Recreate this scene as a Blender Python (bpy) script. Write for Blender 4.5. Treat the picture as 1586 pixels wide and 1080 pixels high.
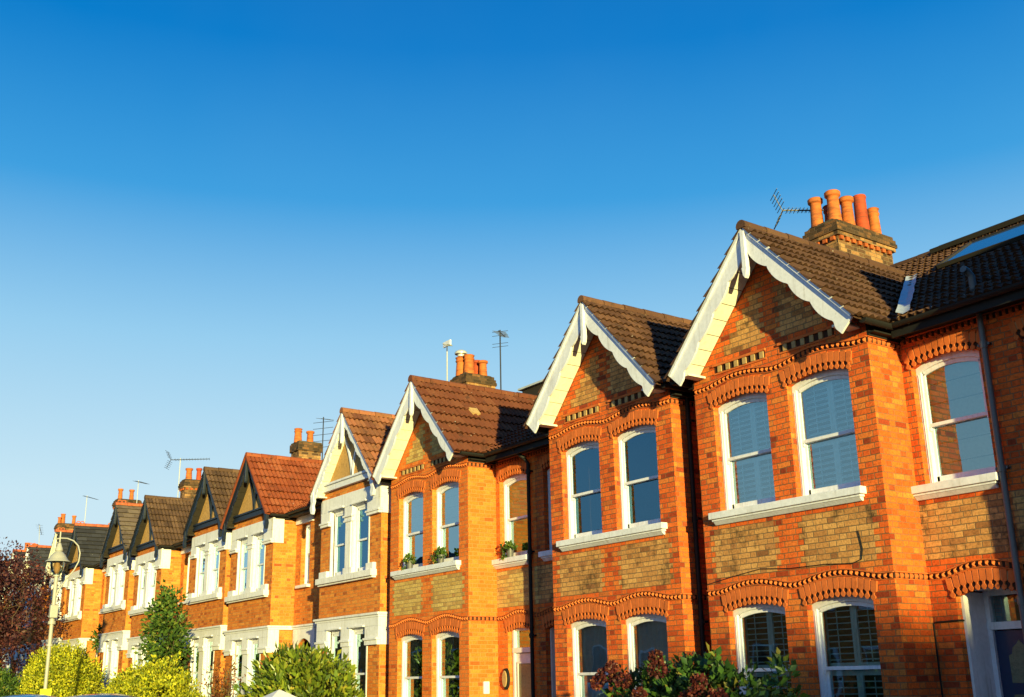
import bpy, math, random
import numpy as np
from mathutils import Vector, Matrix
R=math.radians; PI=math.pi
random.seed(7); rng=np.random.default_rng(11)
sc=bpy.context.scene; COL=sc.collection
for o in list(bpy.data.objects): bpy.data.objects.remove(o)

# ---------------------------------------------------------------- camera
TILT,YAW,ROLL=R(16.242),R(34.997),R(1.049)
fw=Vector((-math.cos(YAW)*math.cos(TILT),math.sin(YAW)*math.cos(TILT),math.sin(TILT)))
rt=fw.cross(Vector((0,0,1))).normalized(); up=rt.cross(fw)
r2=rt*math.cos(ROLL)-up*math.sin(ROLL); u2=up*math.cos(ROLL)+rt*math.sin(ROLL)
cd=bpy.data.cameras.new('camera'); cam=bpy.data.objects.new('camera',cd); COL.objects.link(cam)
cd.sensor_width=36; cd.lens=1663.25/1586*36; cd.shift_y=26.9/1586; cd.clip_end=3000
cam.matrix_world=Matrix.Translation((0,0,1.7)) @ Matrix((r2,u2,-fw)).transposed().to_4x4()
sc.camera=cam
# ---------------------------------------------------------------- light
SUN_TO=Vector((2.75,-1.0,0.26)).normalized()           # direction towards the sun
SUN_EL=math.asin(SUN_TO.z)
w=bpy.data.worlds.new('World'); sc.world=w; w.use_nodes=True
nt=w.node_tree; nt.nodes.clear()
def N(nt,t,**k):
    n=nt.nodes.new(t)
    for a,b in k.items(): setattr(n,a,b)
    return n
out=N(nt,'ShaderNodeOutputWorld'); bg=N(nt,'ShaderNodeBackground')
sky=N(nt,'ShaderNodeTexSky',sky_type='NISHITA',sun_disc=False,sun_elevation=SUN_EL,
      sun_rotation=math.atan2(SUN_TO.x,SUN_TO.y),air_density=1.0,dust_density=0.3,ozone_density=2.0,altitude=0)
tc=N(nt,'ShaderNodeTexCoord'); sx=N(nt,'ShaderNodeSeparateXYZ'); nt.links.new(tc.outputs['Generated'],sx.inputs[0])
rp=N(nt,'ShaderNodeValToRGB'); nt.links.new(sx.outputs['Z'],rp.inputs[0])
SKY=[(0.0,(.64,.77,.83)),(.16,(.53,.73,.83)),(.30,(.28,.56,.79)),(.42,(.045,.32,.68)),(.54,(.0,.185,.55)),(.64,(.0,.135,.46)),(1,(.0,.07,.30))]
cr=rp.color_ramp
while len(cr.elements)<len(SKY): cr.elements.new(.5)
for e,(p,c) in zip(cr.elements,SKY): e.position=p; e.color=(*c,1)
mx=N(nt,'ShaderNodeMix',data_type='RGBA',blend_type='MIX'); mx.inputs[0].default_value=.99
sc_=N(nt,'ShaderNodeVectorMath',operation='SCALE'); sc_.inputs[3].default_value=5.2
ns=N(nt,'ShaderNodeTexNoise'); ns.inputs['Scale'].default_value=2.2; ns.inputs['Detail'].default_value=5; nt.links.new(tc.outputs['Generated'],ns.inputs['Vector'])
sr=N(nt,'ShaderNodeMapRange'); sr.inputs[1].default_value=.45; sr.inputs[2].default_value=.8; sr.inputs[3].default_value=0; sr.inputs[4].default_value=.025; nt.links.new(ns.outputs['Fac'],sr.inputs[0])
sm_=N(nt,'ShaderNodeMix',data_type='RGBA'); sm_.inputs[7].default_value=(.62,.78,.88,1); nt.links.new(sr.outputs[0],sm_.inputs[0]); nt.links.new(rp.outputs[0],sm_.inputs[6])
nt.links.new(sm_.outputs[2],sc_.inputs[0])
nt.links.new(sky.outputs[0],mx.inputs[6]); nt.links.new(sc_.outputs[0],mx.inputs[7])
nt.links.new(mx.outputs[2],bg.inputs[0]); bg.inputs[1].default_value=0.10
nt.links.new(bg.outputs[0],out.inputs[0])
sl=bpy.data.lights.new('sun','SUN'); so=bpy.data.objects.new('sun',sl); COL.objects.link(so)
sl.energy=5.0; sl.angle=R(0.6); sl.color=(1,.87,.32)
so.rotation_euler=SUN_TO.to_track_quat('Z','Y').to_euler(); so.location=(20,-10,30)
sc.view_settings.view_transform='Standard'; sc.view_settings.look='None'
sc.view_settings.exposure=1.08; sc.view_settings.gamma=1
sc.render.engine='CYCLES'; sc.render.resolution_x=1024; sc.render.resolution_y=697
sc.cycles.max_bounces=7; sc.cycles.transparent_max_bounces=12

# ---------------------------------------------------------------- node helpers
class G:
    def __init__(s,name):
        s.m=bpy.data.materials.new(name); s.m.use_nodes=True; s.nt=s.m.node_tree; s.nt.nodes.clear()
        s.o=s.nt.nodes.new('ShaderNodeOutputMaterial'); s.b=s.nt.nodes.new('ShaderNodeBsdfPrincipled')
        s.nt.links.new(s.b.outputs[0],s.o.inputs[0])
        g=s.nt.nodes.new('ShaderNodeNewGeometry'); s.pos=g.outputs['Position']; s.nor=g.outputs['True Normal']; s.isl=g.outputs['Random Per Island']
    def link(s,a,i):
        if hasattr(a,'links') or isinstance(a,bpy.types.NodeSocket): s.nt.links.new(a,i)
        else: i.default_value=a
    def M(s,op,a,b=0.0,c=None):
        n=s.nt.nodes.new('ShaderNodeMath'); n.operation=op; s.link(a,n.inputs[0]); s.link(b,n.inputs[1])
        if c is not None: s.link(c,n.inputs[2])
        return n.outputs[0]
    def V(s,op,a,b=(0,0,0)):
        n=s.nt.nodes.new('ShaderNodeVectorMath'); n.operation=op; s.link(a,n.inputs[0])
        if op=='SCALE': s.link(b,n.inputs[3])
        else: s.link(b,n.inputs[1])
        return n.outputs[0]
    def comb(s,x,y,z=0.0):
        n=s.nt.nodes.new('ShaderNodeCombineXYZ'); s.link(x,n.inputs[0]); s.link(y,n.inputs[1]); s.link(z,n.inputs[2]); return n.outputs[0]
    def sep(s,v):
        n=s.nt.nodes.new('ShaderNodeSeparateXYZ'); s.link(v,n.inputs[0]); return n.outputs
    def noise(s,v,scale,detail=3,rough=.55):
        n=s.nt.nodes.new('ShaderNodeTexNoise'); s.link(v,n.inputs['Vector']); n.inputs['Scale'].default_value=scale
        n.inputs['Detail'].default_value=detail; n.inputs['Roughness'].default_value=rough; return n.outputs['Fac']
    def white(s,v):
        n=s.nt.nodes.new('ShaderNodeTexWhiteNoise'); n.noise_dimensions='3D'; s.link(v,n.inputs['Vector']); return n.outputs['Value'],n.outputs['Color']
    def ramp(s,f,stops,interp='LINEAR'):
        n=s.nt.nodes.new('ShaderNodeValToRGB'); s.link(f,n.inputs[0]); c=n.color_ramp; c.interpolation=interp
        while len(c.elements)<len(stops): c.elements.new(.5)
        for e,(p,col) in zip(c.elements,stops):
            e.position=p; e.color=(*col,1) if not isinstance(col,(int,float)) else (col,col,col,1)
        return n.outputs[0]
    def mix(s,f,a,b,mode='MIX'):
        n=s.nt.nodes.new('ShaderNodeMix'); n.data_type='RGBA'; n.blend_type=mode
        s.link(f,n.inputs[0])
        for v,i in ((a,6),(b,7)):
            if isinstance(v,tuple): n.inputs[i].default_value=(*v,1)
            else: s.link(v,n.inputs[i])
        return n.outputs[2]
    def sm(s,x,a,b):
        n=s.nt.nodes.new('ShaderNodeMapRange'); n.interpolation_type='SMOOTHSTEP'; s.link(x,n.inputs[0]); n.inputs[1].default_value=a; n.inputs[2].default_value=b; return n.outputs[0]
    def bump(s,h,dist,strength=1.0):
        n=s.nt.nodes.new('ShaderNodeBump'); s.link(h,n.inputs['Height']); n.inputs['Distance'].default_value=dist; n.inputs['Strength'].default_value=strength
        s.nt.links.new(n.outputs[0],s.b.inputs['Normal'])
    def fin(s,col,rough=.8,spec=.3,**k):
        if isinstance(col,tuple): s.b.inputs['Base Color'].default_value=(*col,1)
        else: s.nt.links.new(col,s.b.inputs['Base Color'])
        s.link(rough,s.b.inputs['Roughness']); s.b.inputs['Specular IOR Level'].default_value=spec
        for a,b in k.items(): s.link(b,s.b.inputs[a.replace('_',' ')])
        return s.m

def brick(name,cols,mortar,soot_shade=.35,sootcol=(.06,.04,.025),course=.0748,mw=.0105,stain_scale=.9,s2=4.5):
    g=G(name); p=g.sep(g.pos); n=g.sep(g.nor)
    side=g.M('GREATER_THAN',g.M('ABSOLUTE',n[0]),.7)
    u=g.M('ADD',g.M('MULTIPLY',p[0],g.M('SUBTRACT',1.0,side)),g.M('MULTIPLY',g.M('ADD',p[1],.03),side))
    wob=g.M('MULTIPLY',g.M('SUBTRACT',g.noise(g.pos,5,2),.5),.012)
    z=g.M('ADD',g.M('ADD',p[2],100.0),wob)
    zr=g.M('DIVIDE',z,course); row=g.M('FLOOR',zr); fz=g.M('SUBTRACT',zr,row)
    odd=g.M('MODULO',row,2.0); per=.336
    rj,_=g.white(g.comb(row,3.3,1.0))
    uu=g.M('ADD',g.M('ADD',g.M('ADD',u,200.0),g.M('MULTIPLY',odd,per*.5)),g.M('MULTIPLY',rj,.03))
    ur=g.M('DIVIDE',uu,per); ci=g.M('FLOOR',ur); fu=g.M('MULTIPLY',g.M('SUBTRACT',ur,ci),per)
    hd=g.M('GREATER_THAN',fu,.224)                       # 1 in the header
    loc=g.M('SUBTRACT',fu,g.M('MULTIPLY',hd,.224))
    wid=g.M('SUBTRACT',.224,g.M('MULTIPLY',hd,.112))
    du=g.M('MINIMUM',loc,g.M('SUBTRACT',wid,loc))
    dz=g.M('MULTIPLY',g.M('MINIMUM',fz,g.M('SUBTRACT',1.0,fz)),course)
    d=g.M('MINIMUM',du,dz)
    d=g.M('ADD',d,g.M('MULTIPLY',g.M('SUBTRACT',g.noise(g.pos,60,2),.5),.003))
    inb=g.sm(d,mw*.35,mw*.75)
    idv=g.comb(g.M('ADD',g.M('MULTIPLY',ci,2.0),hd),row,side)
    r1,rc=g.white(idv)
    bc=g.ramp(r1,cols)
    fine=g.noise(g.pos,38,4,.65)
    bc=g.mix(1.0,bc,g.ramp(fine,[(.25,.50),(.5,1.0),(.8,1.32)]),'MULTIPLY')
    mc=g.mix(g.noise(g.pos,9,3),mortar,tuple(c*.6 for c in mortar))
    c=g.mix(inb,mc,bc)
    st=g.noise(g.V('MULTIPLY',g.pos,(1,1,.55)),stain_scale,5,.62)
    st2=g.noise(g.pos,s2,4,.7)
    f=g.M('MULTIPLY',g.sm(g.M('ADD',g.M('MULTIPLY',st,.7),g.M('MULTIPLY',st2,.3)),.50,.68),soot_shade)
    c=g.mix(f,c,sootcol)
    h=g.M('ADD',g.M('MULTIPLY',inb,1.0),g.M('ADD',g.M('MULTIPLY',r1,.35),g.M('MULTIPLY',fine,.35)))
    g.bump(h,.007,.9)
    return g.fin(c,.88,.15)

RED=[(0,(.20,.030,.012)),(.07,(.42,.062,.014)),(.35,(.58,.096,.017)),(.8,(.64,.128,.022)),(.96,(.58,.17,.035)),(1,(.26,.04,.016))]
ORG=[(0,(.34,.075,.018)),(.1,(.52,.14,.024)),(.6,(.60,.18,.030)),(.92,(.64,.24,.045)),(1,(.30,.07,.02))]
STK=[(0,(.22,.09,.035)),(.10,(.40,.18,.06)),(.5,(.49,.235,.08)),(.9,(.56,.29,.10)),(1,(.32,.13,.05))]
M={}
M['red']=brick('red_brick',RED,(.27,.14,.065),.42,(.10,.028,.014))
M['red2']=brick('bright_red_brick',[(0,(.44,.08,.016)),(.1,(.58,.12,.018)),(.7,(.64,.155,.025)),(1,(.66,.19,.035))],(.56,.27,.09),.10,(.2,.05,.02))
M['stock']=brick('stock_brick',STK,(.26,.17,.09),1.0,(.07,.04,.02),stain_scale=2.6,s2=15)
M['stock2']=brick('clean_stock_brick',[(0,(.36,.20,.07)),(.3,(.48,.30,.09)),(.8,(.56,.38,.13)),(1,(.40,.20,.07))],(.42,.29,.14),.22,stain_scale=1.4)
M['org']=brick('orange_brick',ORG,(.52,.30,.11),.32,(.12,.05,.02),stain_scale=1.3,mw=.009)
M['chimtop']=brick('blackened_brick',[(0,(.035,.024,.016)),(.6,(.09,.05,.025)),(1,(.20,.09,.035))],(.12,.08,.05),.9,(.025,.018,.012),stain_scale=3)
M['chim']=brick('sooty_brick',[(0,(.05,.028,.018)),(.4,(.15,.075,.035)),(.75,(.30,.15,.06)),(1,(.38,.20,.08))],(.26,.18,.10),.9,(.03,.022,.015),stain_scale=2.2)

def plain(name,col,rough=.6,spec=.4,dirt=.25,scale=3,b=.002,streak=0,**k):
    g=G(name); n=g.noise(g.pos,scale,5,.65); f=g.M('MULTIPLY',g.sm(n,.42,.75),dirt)
    n2=g.noise(g.pos,scale*9,3)
    c=g.mix(f,col,tuple(x*.42 for x in col))
    c=g.mix(.16,c,g.ramp(n2,[(.3,.2),(.7,1.0)]),'MULTIPLY')
    if streak:
        sn=g.noise(g.V('MULTIPLY',g.pos,(15,15,1.1)),1.0,5,.7); c=g.mix(g.M('MULTIPLY',g.sm(sn,.50,.72),streak),c,(.20,.15,.10))
        ch=g.noise(g.pos,26,3,.8); c=g.mix(g.M('MULTIPLY',g.sm(ch,.66,.70),streak*1.2),c,(.30,.24,.17))
    g.bump(n2,b,.6)
    return g.fin(c,rough,spec,**k)
M['rub']=plain('rubbed_red_brick',(.55,.135,.035),.85,.15,.5,7,.004)
M['rubs']=plain('sooty_red_brick',(.42,.10,.03),.9,.1,.95,5,.006)
M['joint']=plain('pale_joint',(.42,.20,.09),.95,.1,.3)
M['soot_shade']=plain('gap_shade',(.055,.025,.016),.95,.1,.3)  # dark colour paints the shade inside deep gaps of the brick ornament
M['cream']=plain('cream_brick',(.42,.27,.12),.85,.15,.5,12)
M['white']=plain('white_paint',(.68,.69,.80),.5,.35,.20,2.2,streak=.30)
M['soffit']=plain('cream_soffit_paint',(.72,.70,.62),.6,.3,.14,2,streak=.15)
M['stone']=plain('white_painted_stone',(.71,.70,.76),.68,.25,.20,1.7,.004,streak=.34)
M['navy']=plain('dark_blue_paint',(.008,.014,.03),.5,.35,.2,3)
M['black']=plain('black_gutter_paint',(.012,.012,.013),.65,.2,.2,4)
M['grey']=plain('grey_pipe_paint',(.10,.10,.11),.45,.45,.3,4)
M['dark']=plain('dark_timber',(.03,.025,.02),.7,.2,.2)
M['render']=plain('pebbledash_render',(.50,.29,.11),.95,.1,.5,16,.012)
M['lead']=plain('lead_flashing',(.46,.50,.56),.5,.5,.35,6,.006)
M['mortar']=plain('lime_mortar',(.42,.37,.29),.95,.1,.6,12,.01)
M['flaunch']=plain('weathered_cement',(.10,.075,.05),.95,.1,.6,14,.01)
M['bark']=plain('bark',(.12,.085,.055),.95,.1,.6,14,.02)
def pot(name,col):
    g=G(name); n=g.noise(g.pos,6,4); c=g.mix(g.sm(n,.35,.75),col,tuple(x*.6 for x in col))
    z=g.noise(g.V('MULTIPLY',g.pos,(1,1,6)),4,3); c=g.mix(g.M('MULTIPLY',g.sm(z,.45,.7),.6),c,(.10,.04,.02))
    g.bump(g.noise(g.pos,50,3),.003); return g.fin(c,.75,.25)
M['pot']=pot('terracotta_pot',(.52,.135,.03)); M['pot2']=pot('red_clay_pot',(.42,.06,.02))
M['ridge_red']=pot('red_ridge_clay',(.52,.12,.05))
M['metal']=plain('aerial_metal',(.06,.06,.065),.4,.6,.3,8,Metallic=.5)
M['pale_metal']=plain('galvanised_metal',(.55,.55,.54),.4,.6,.3,8,Metallic=.3)
M['shutter']=plain('painted_shutter',(.62,.86,.90),.5,.3,.05)
M['blind']=plain('roman_blind_cloth',(.55,.48,.38),.9,.1,.1)
M['curtain']=plain('curtain_cloth',(.62,.56,.42),.95,.1,.25,3)
M['net']=plain('net_curtain',(.52,.56,.60),.95,.1,.1)
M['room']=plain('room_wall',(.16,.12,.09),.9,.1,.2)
M['floorw']=plain('door_pink_white',(.72,.64,.64),.45,.4,.1)
M['door']=plain('door_navy',(.014,.028,.085),.28,.5,.1)
M['brass']=plain('brass',(.55,.38,.14),.3,.6,.2,9,Metallic=.8)
M['obscure']=plain('leaded_glass',(.16,.15,.09),.25,.6,.5,22,.006)

def glass(name,tint=(.90,.95,.97),ior=1.9,wob=.004,boost=1.0,refl=(.55,.86,1,1)):
    g=G(name); nt=g.nt; nt.nodes.remove(g.b)
    gl=nt.nodes.new('ShaderNodeBsdfGlossy'); gl.inputs['Roughness'].default_value=.01; gl.inputs['Color'].default_value=refl
    tr=nt.nodes.new('ShaderNodeBsdfTransparent'); tr.inputs[0].default_value=(*tint,1)
    fr=nt.nodes.new('ShaderNodeFresnel'); fr.inputs[0].default_value=ior
    mx=nt.nodes.new('ShaderNodeMixShader')
    b=nt.nodes.new('ShaderNodeBump'); b.inputs['Distance'].default_value=wob; b.inputs['Strength'].default_value=.5
    g.link(g.noise(g.pos,2.2,1),b.inputs['Height']); nt.links.new(b.outputs[0],gl.inputs['Normal'])
    nt.links.new(g.M('MINIMUM',g.M('MULTIPLY',fr.outputs[0],boost),1.0),mx.inputs[0]); nt.links.new(tr.outputs[0],mx.inputs[1]); nt.links.new(gl.outputs[0],mx.inputs[2])
    nt.links.new(mx.outputs[0],g.o.inputs[0]); return g.m
M['glass']=glass('window_glass',ior=1.8,boost=3.2,refl=(.62,.90,1,1)); M['glass_deep']=glass('dark_window_glass',ior=1.8,boost=2.0,refl=(.26,.62,.95,1)); M['glass2']=glass('lamp_glass',(.75,.70,.66),1.5,.0)

def tile(name,cols,lichen=(.42,.34,.14),la=.5,dark=(.03,.022,.018)):
    g=G(name); a=g.nt.nodes.new('ShaderNodeAttribute'); a.attribute_name='rnd'
    c=g.ramp(a.outputs['Fac'],cols)
    n=g.noise(g.pos,5,5,.7); c=g.mix(g.M('MULTIPLY',g.sm(n,.5,.72),.6),c,dark)
    n2=g.noise(g.pos,21,4,.75); n3=g.noise(g.pos,1.7,2)
    c=g.mix(g.M('MULTIPLY',g.M('MULTIPLY',g.sm(n2,.60,.70),g.sm(n3,.38,.6)),la),c,lichen)
    n4=g.noise(g.V('ADD',g.pos,(9,9,9)),14,2,.5); c=g.mix(g.M('MULTIPLY',g.sm(n4,.74,.78),.8),c,(.55,.52,.45))
    g.bump(g.noise(g.pos,55,4,.7),.006); return g.fin(c,.9,.15)
M['tA']=tile('brown_roof_tile',[(0,(.066,.032,.021)),(.5,(.090,.044,.028)),(1,(.115,.058,.036))],la=.35)
M['tB']=tile('mottled_roof_tile',[(0,(.075,.034,.022)),(.5,(.10,.047,.029)),(1,(.145,.068,.04))],la=.5)
M['tC']=tile('redbrown_roof_tile',[(0,(.13,.040,.022)),(.5,(.145,.047,.025)),(1,(.17,.060,.032))],la=.4)
M['tD']=tile('mossy_red_roof_tile',[(0,(.14,.05,.03)),(.4,(.22,.09,.045)),(1,(.36,.13,.07))],la=.8)
M['tE']=tile('orange_roof_tile',[(0,(.21,.048,.020)),(.5,(.26,.062,.025)),(1,(.31,.09,.04))],(.55,.42,.10),.4)
M['tF']=tile('olive_roof_tile',[(0,(.072,.040,.026)),(.5,(.10,.056,.036)),(1,(.14,.08,.05))],la=.8)
M['tH']=tile('brown_slate',[(0,(.10,.075,.06)),(.5,(.14,.10,.08)),(1,(.17,.13,.10))],la=.2)
M['tI']=tile('dark_slate',[(0,(.03,.03,.036)),(.5,(.042,.042,.05)),(1,(.06,.06,.07))],la=.15)

# ---------------------------------------------------------------- mesh helpers
ORG0=[Vector((0,0,0))]
class MB:
    def __init__(s): s.v=[]; s.f=[]; s.mi=[]; s.r=[]; s.sm=False
    def add(s,vs,fs,mi=0,rnd=0.0):
        b=len(s.v); s.v.extend([tuple(p) for p in vs])
        for f in fs: s.f.append(tuple(b+i for i in f)); s.mi.append(mi); s.r.append(rnd)
    def quad(s,a,b,c,d,mi=0): s.add([a,b,c,d],[(0,1,2,3)],mi)
    def box(s,x0,x1,y0,y1,z0,z1,mi=0):
        if x0>x1:x0,x1=x1,x0
        if y0>y1:y0,y1=y1,y0
        s.add([(x0,y0,z0),(x1,y0,z0),(x1,y1,z0),(x0,y1,z0),(x0,y0,z1),(x1,y0,z1),(x1,y1,z1),(x0,y1,z1)],
              [(0,3,2,1),(4,5,6,7),(0,1,5,4),(1,2,6,5),(2,3,7,6),(3,0,4,7)],mi)
    def prism(s,poly,y0,y1,mi=0,axis='y'):
        # polygon in (a,z) extruded along the axis
        n=len(poly)
        if axis=='y': A=[(p[0],y0,p[1]) for p in poly]+[(p[0],y1,p[1]) for p in poly]
        else: A=[(y0,p[0],p[1]) for p in poly]+[(y1,p[0],p[1]) for p in poly]
        s.add(A,[tuple(range(n)),tuple(range(2*n-1,n-1,-1))]+[(i,i+n,(i+1)%n+n,(i+1)%n) for i in range(n)],mi)
    def strip(s,lo,hi,y0,y1,mi=0):
        # solid between two polylines of (x,z), thickness y0..y1
        n=len(lo); V_=[]
        for y in (y0,y1): V_+= [(p[0],y,p[1]) for p in lo]+[(p[0],y,p[1]) for p in hi]
        F=[]
        for i in range(n-1):
            F+=[(i,i+1,n+i+1,n+i),(2*n+i,3*n+i,3*n+i+1,2*n+i+1),(i,2*n+i,2*n+i+1,i+1),(n+i,n+i+1,3*n+i+1,3*n+i)]
        F+=[(0,n,3*n,2*n),(n-1,3*n-1,4*n-1,2*n-1)]
        s.add(V_,F,mi)
    def bar(s,p,q,w,h=None,mi=0,upv=(0,0,1)):
        p=Vector(p);q=Vector(q);h=h or w; d=(q-p).normalized(); u=Vector(upv)
        if abs(d.dot(u))>.98: u=Vector((0,1,0))
        a=d.cross(u).normalized(); b=a.cross(d).normalized(); a*=w/2; b*=h/2
        s.add([p-a-b,p+a-b,p+a+b,p-a+b,q-a-b,q+a-b,q+a+b,q-a+b],[(0,3,2,1),(4,5,6,7),(0,1,5,4),(1,2,6,5),(2,3,7,6),(3,0,4,7)],mi)
    def tube(s,pts,r,n=8,mi=0):
        pts=[Vector(p) for p in pts]; rr=r if isinstance(r,(list,tuple)) else [r]*len(pts); rings=[]
        pa=None
        for i,p in enumerate(pts):
            d=(pts[min(i+1,len(pts)-1)]-pts[max(i-1,0)]).normalized()
            if pa is None:
                u=Vector((0,0,1)) if abs(d.z)<.9 else Vector((0,1,0)); a=d.cross(u).normalized()
            else: a=(pa-d*pa.dot(d)).normalized()
            pa=a; b=d.cross(a)
            rings.append([p+(a*math.cos(2*PI*k/n)+b*math.sin(2*PI*k/n))*rr[i] for k in range(n)])
        vs=[q for ring in rings for q in ring]; F=[]
        for i in range(len(pts)-1):
            for k in range(n): F.append((i*n+k,i*n+(k+1)%n,(i+1)*n+(k+1)%n,(i+1)*n+k))
        F+=[tuple(range(n-1,-1,-1)),tuple(range((len(pts)-1)*n,len(pts)*n))]
        s.add(vs,F,mi)
    def lathe(s,c,prof,n=20,mi=0):
        c=Vector(c); vs=[];F=[]
        for r,z in prof:
            for k in range(n): vs.append(c+Vector((r*math.cos(2*PI*k/n),r*math.sin(2*PI*k/n),z)))
        for i in range(len(prof)-1):
            for k in range(n): F.append((i*n+k,i*n+(k+1)%n,(i+1)*n+(k+1)%n,(i+1)*n+k))
        s.add(vs,F,mi)
    def build(s,name,mats,parent=None,smooth=False,bevel=0,o=None,attr=False):
        me=bpy.data.meshes.new(name); og=(o if o is not None else ORG0[0])
        me.from_pydata([(v[0]-og.x,v[1]-og.y,v[2]-og.z) for v in s.v],[],s.f)
        if not isinstance(mats,(list,tuple)): mats=[mats]
        for m in mats: me.materials.append(M[m] if isinstance(m,str) else m)
        if any(s.mi): me.polygons.foreach_set('material_index',s.mi)
        if attr: a=me.attributes.new('rnd','FLOAT','FACE'); a.data.foreach_set('value',s.r)
        me.update()
        ob=bpy.data.objects.new(name,me); COL.objects.link(ob)
        if parent is not None: ob.parent=parent
        else: ob.location=og
        if smooth:
            me.polygons.foreach_set('use_smooth',[True]*len(me.polygons))
            try: me.set_sharp_from_angle(angle=R(40))
            except Exception: pass
        if bevel:
            b=ob.modifiers.new('bevel','BEVEL'); b.width=bevel; b.segments=2; b.limit_method='ANGLE'
        return ob
def tag(o,label=None,cat=None,group=None,kind=None):
    if label: o['label']=label
    if cat: o['category']=cat
    if group: o['group']=group
    if kind: o['kind']=kind
    return o
def empty(name,loc):
    o=bpy.data.objects.new(name,None); COL.objects.link(o); o.location=loc; ORG0[0]=Vector(loc); o.empty_display_size=.3; return o
def rot2(px,pz,a): return (px*math.cos(a)-pz*math.sin(a), px*math.sin(a)+pz*math.cos(a))

F0=11.10; R0=11.75
def gz(x): return max(0.0,min((-x-26)*.027,1.0))

# ---------------------------------------------------------------- wall with arched openings, facing -y
def wall_front(mb,x0,x1,z0,z1,y,ops,reveal,mi=0,miR=0):
    """ops: (xa,xb,zb,zs,rise)"""
    xs=sorted({x0,x1,*[v for o in ops for v in (o[0],o[1])]}); zs=sorted({z0,z1,*[v for o in ops for v in (o[2],o[3]+o[4])]})
    for i in range(len(xs)-1):
        for j in range(len(zs)-1):
            xm=(xs[i]+xs[i+1])/2; zm=(zs[j]+zs[j+1])/2
            if any(o[0]<xm<o[1] and o[2]<zm<o[3]+o[4] for o in ops): continue
            mb.quad((xs[i],y,zs[j]),(xs[i+1],y,zs[j]),(xs[i+1],y,zs[j+1]),(xs[i],y,zs[j+1]),mi)
    for (xa,xb,zb,zs_,rise) in ops:
        d=reveal; top=zs_+rise
        mb.quad((xa,y,zb),(xa,y,zs_),(xa,y+d,zs_),(xa,y+d,zb),miR)
        mb.quad((xb,y,zb),(xb,y+d,zb),(xb,y+d,zs_),(xb,y,zs_),miR)
        mb.quad((xa,y,zb),(xa,y+d,zb),(xb,y+d,zb),(xb,y,zb),miR)
        if rise<=0: mb.quad((xa,y,zs_),(xb,y,zs_),(xb,y+d,zs_),(xa,y+d,zs_),miR); continue
        A=arc(xa,xb,zs_,rise,12)
        for (ax,az),(bx,bz) in zip(A[:-1],A[1:]):
            mb.quad((ax,y,az),(bx,y,bz),(bx,y,top),(ax,y,top),mi)
            mb.quad((ax,y,az),(ax,y+d,az),(bx,y+d,bz),(bx,y,bz),miR)
def arc(xa,xb,zs,rise,n):
    xm=(xa+xb)/2; hw=(xb-xa)/2
    return [(xa+(xb-xa)*i/n, zs+rise*(1-((xa+(xb-xa)*i/n-xm)/hw)**2)) for i in range(n+1)]

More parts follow.
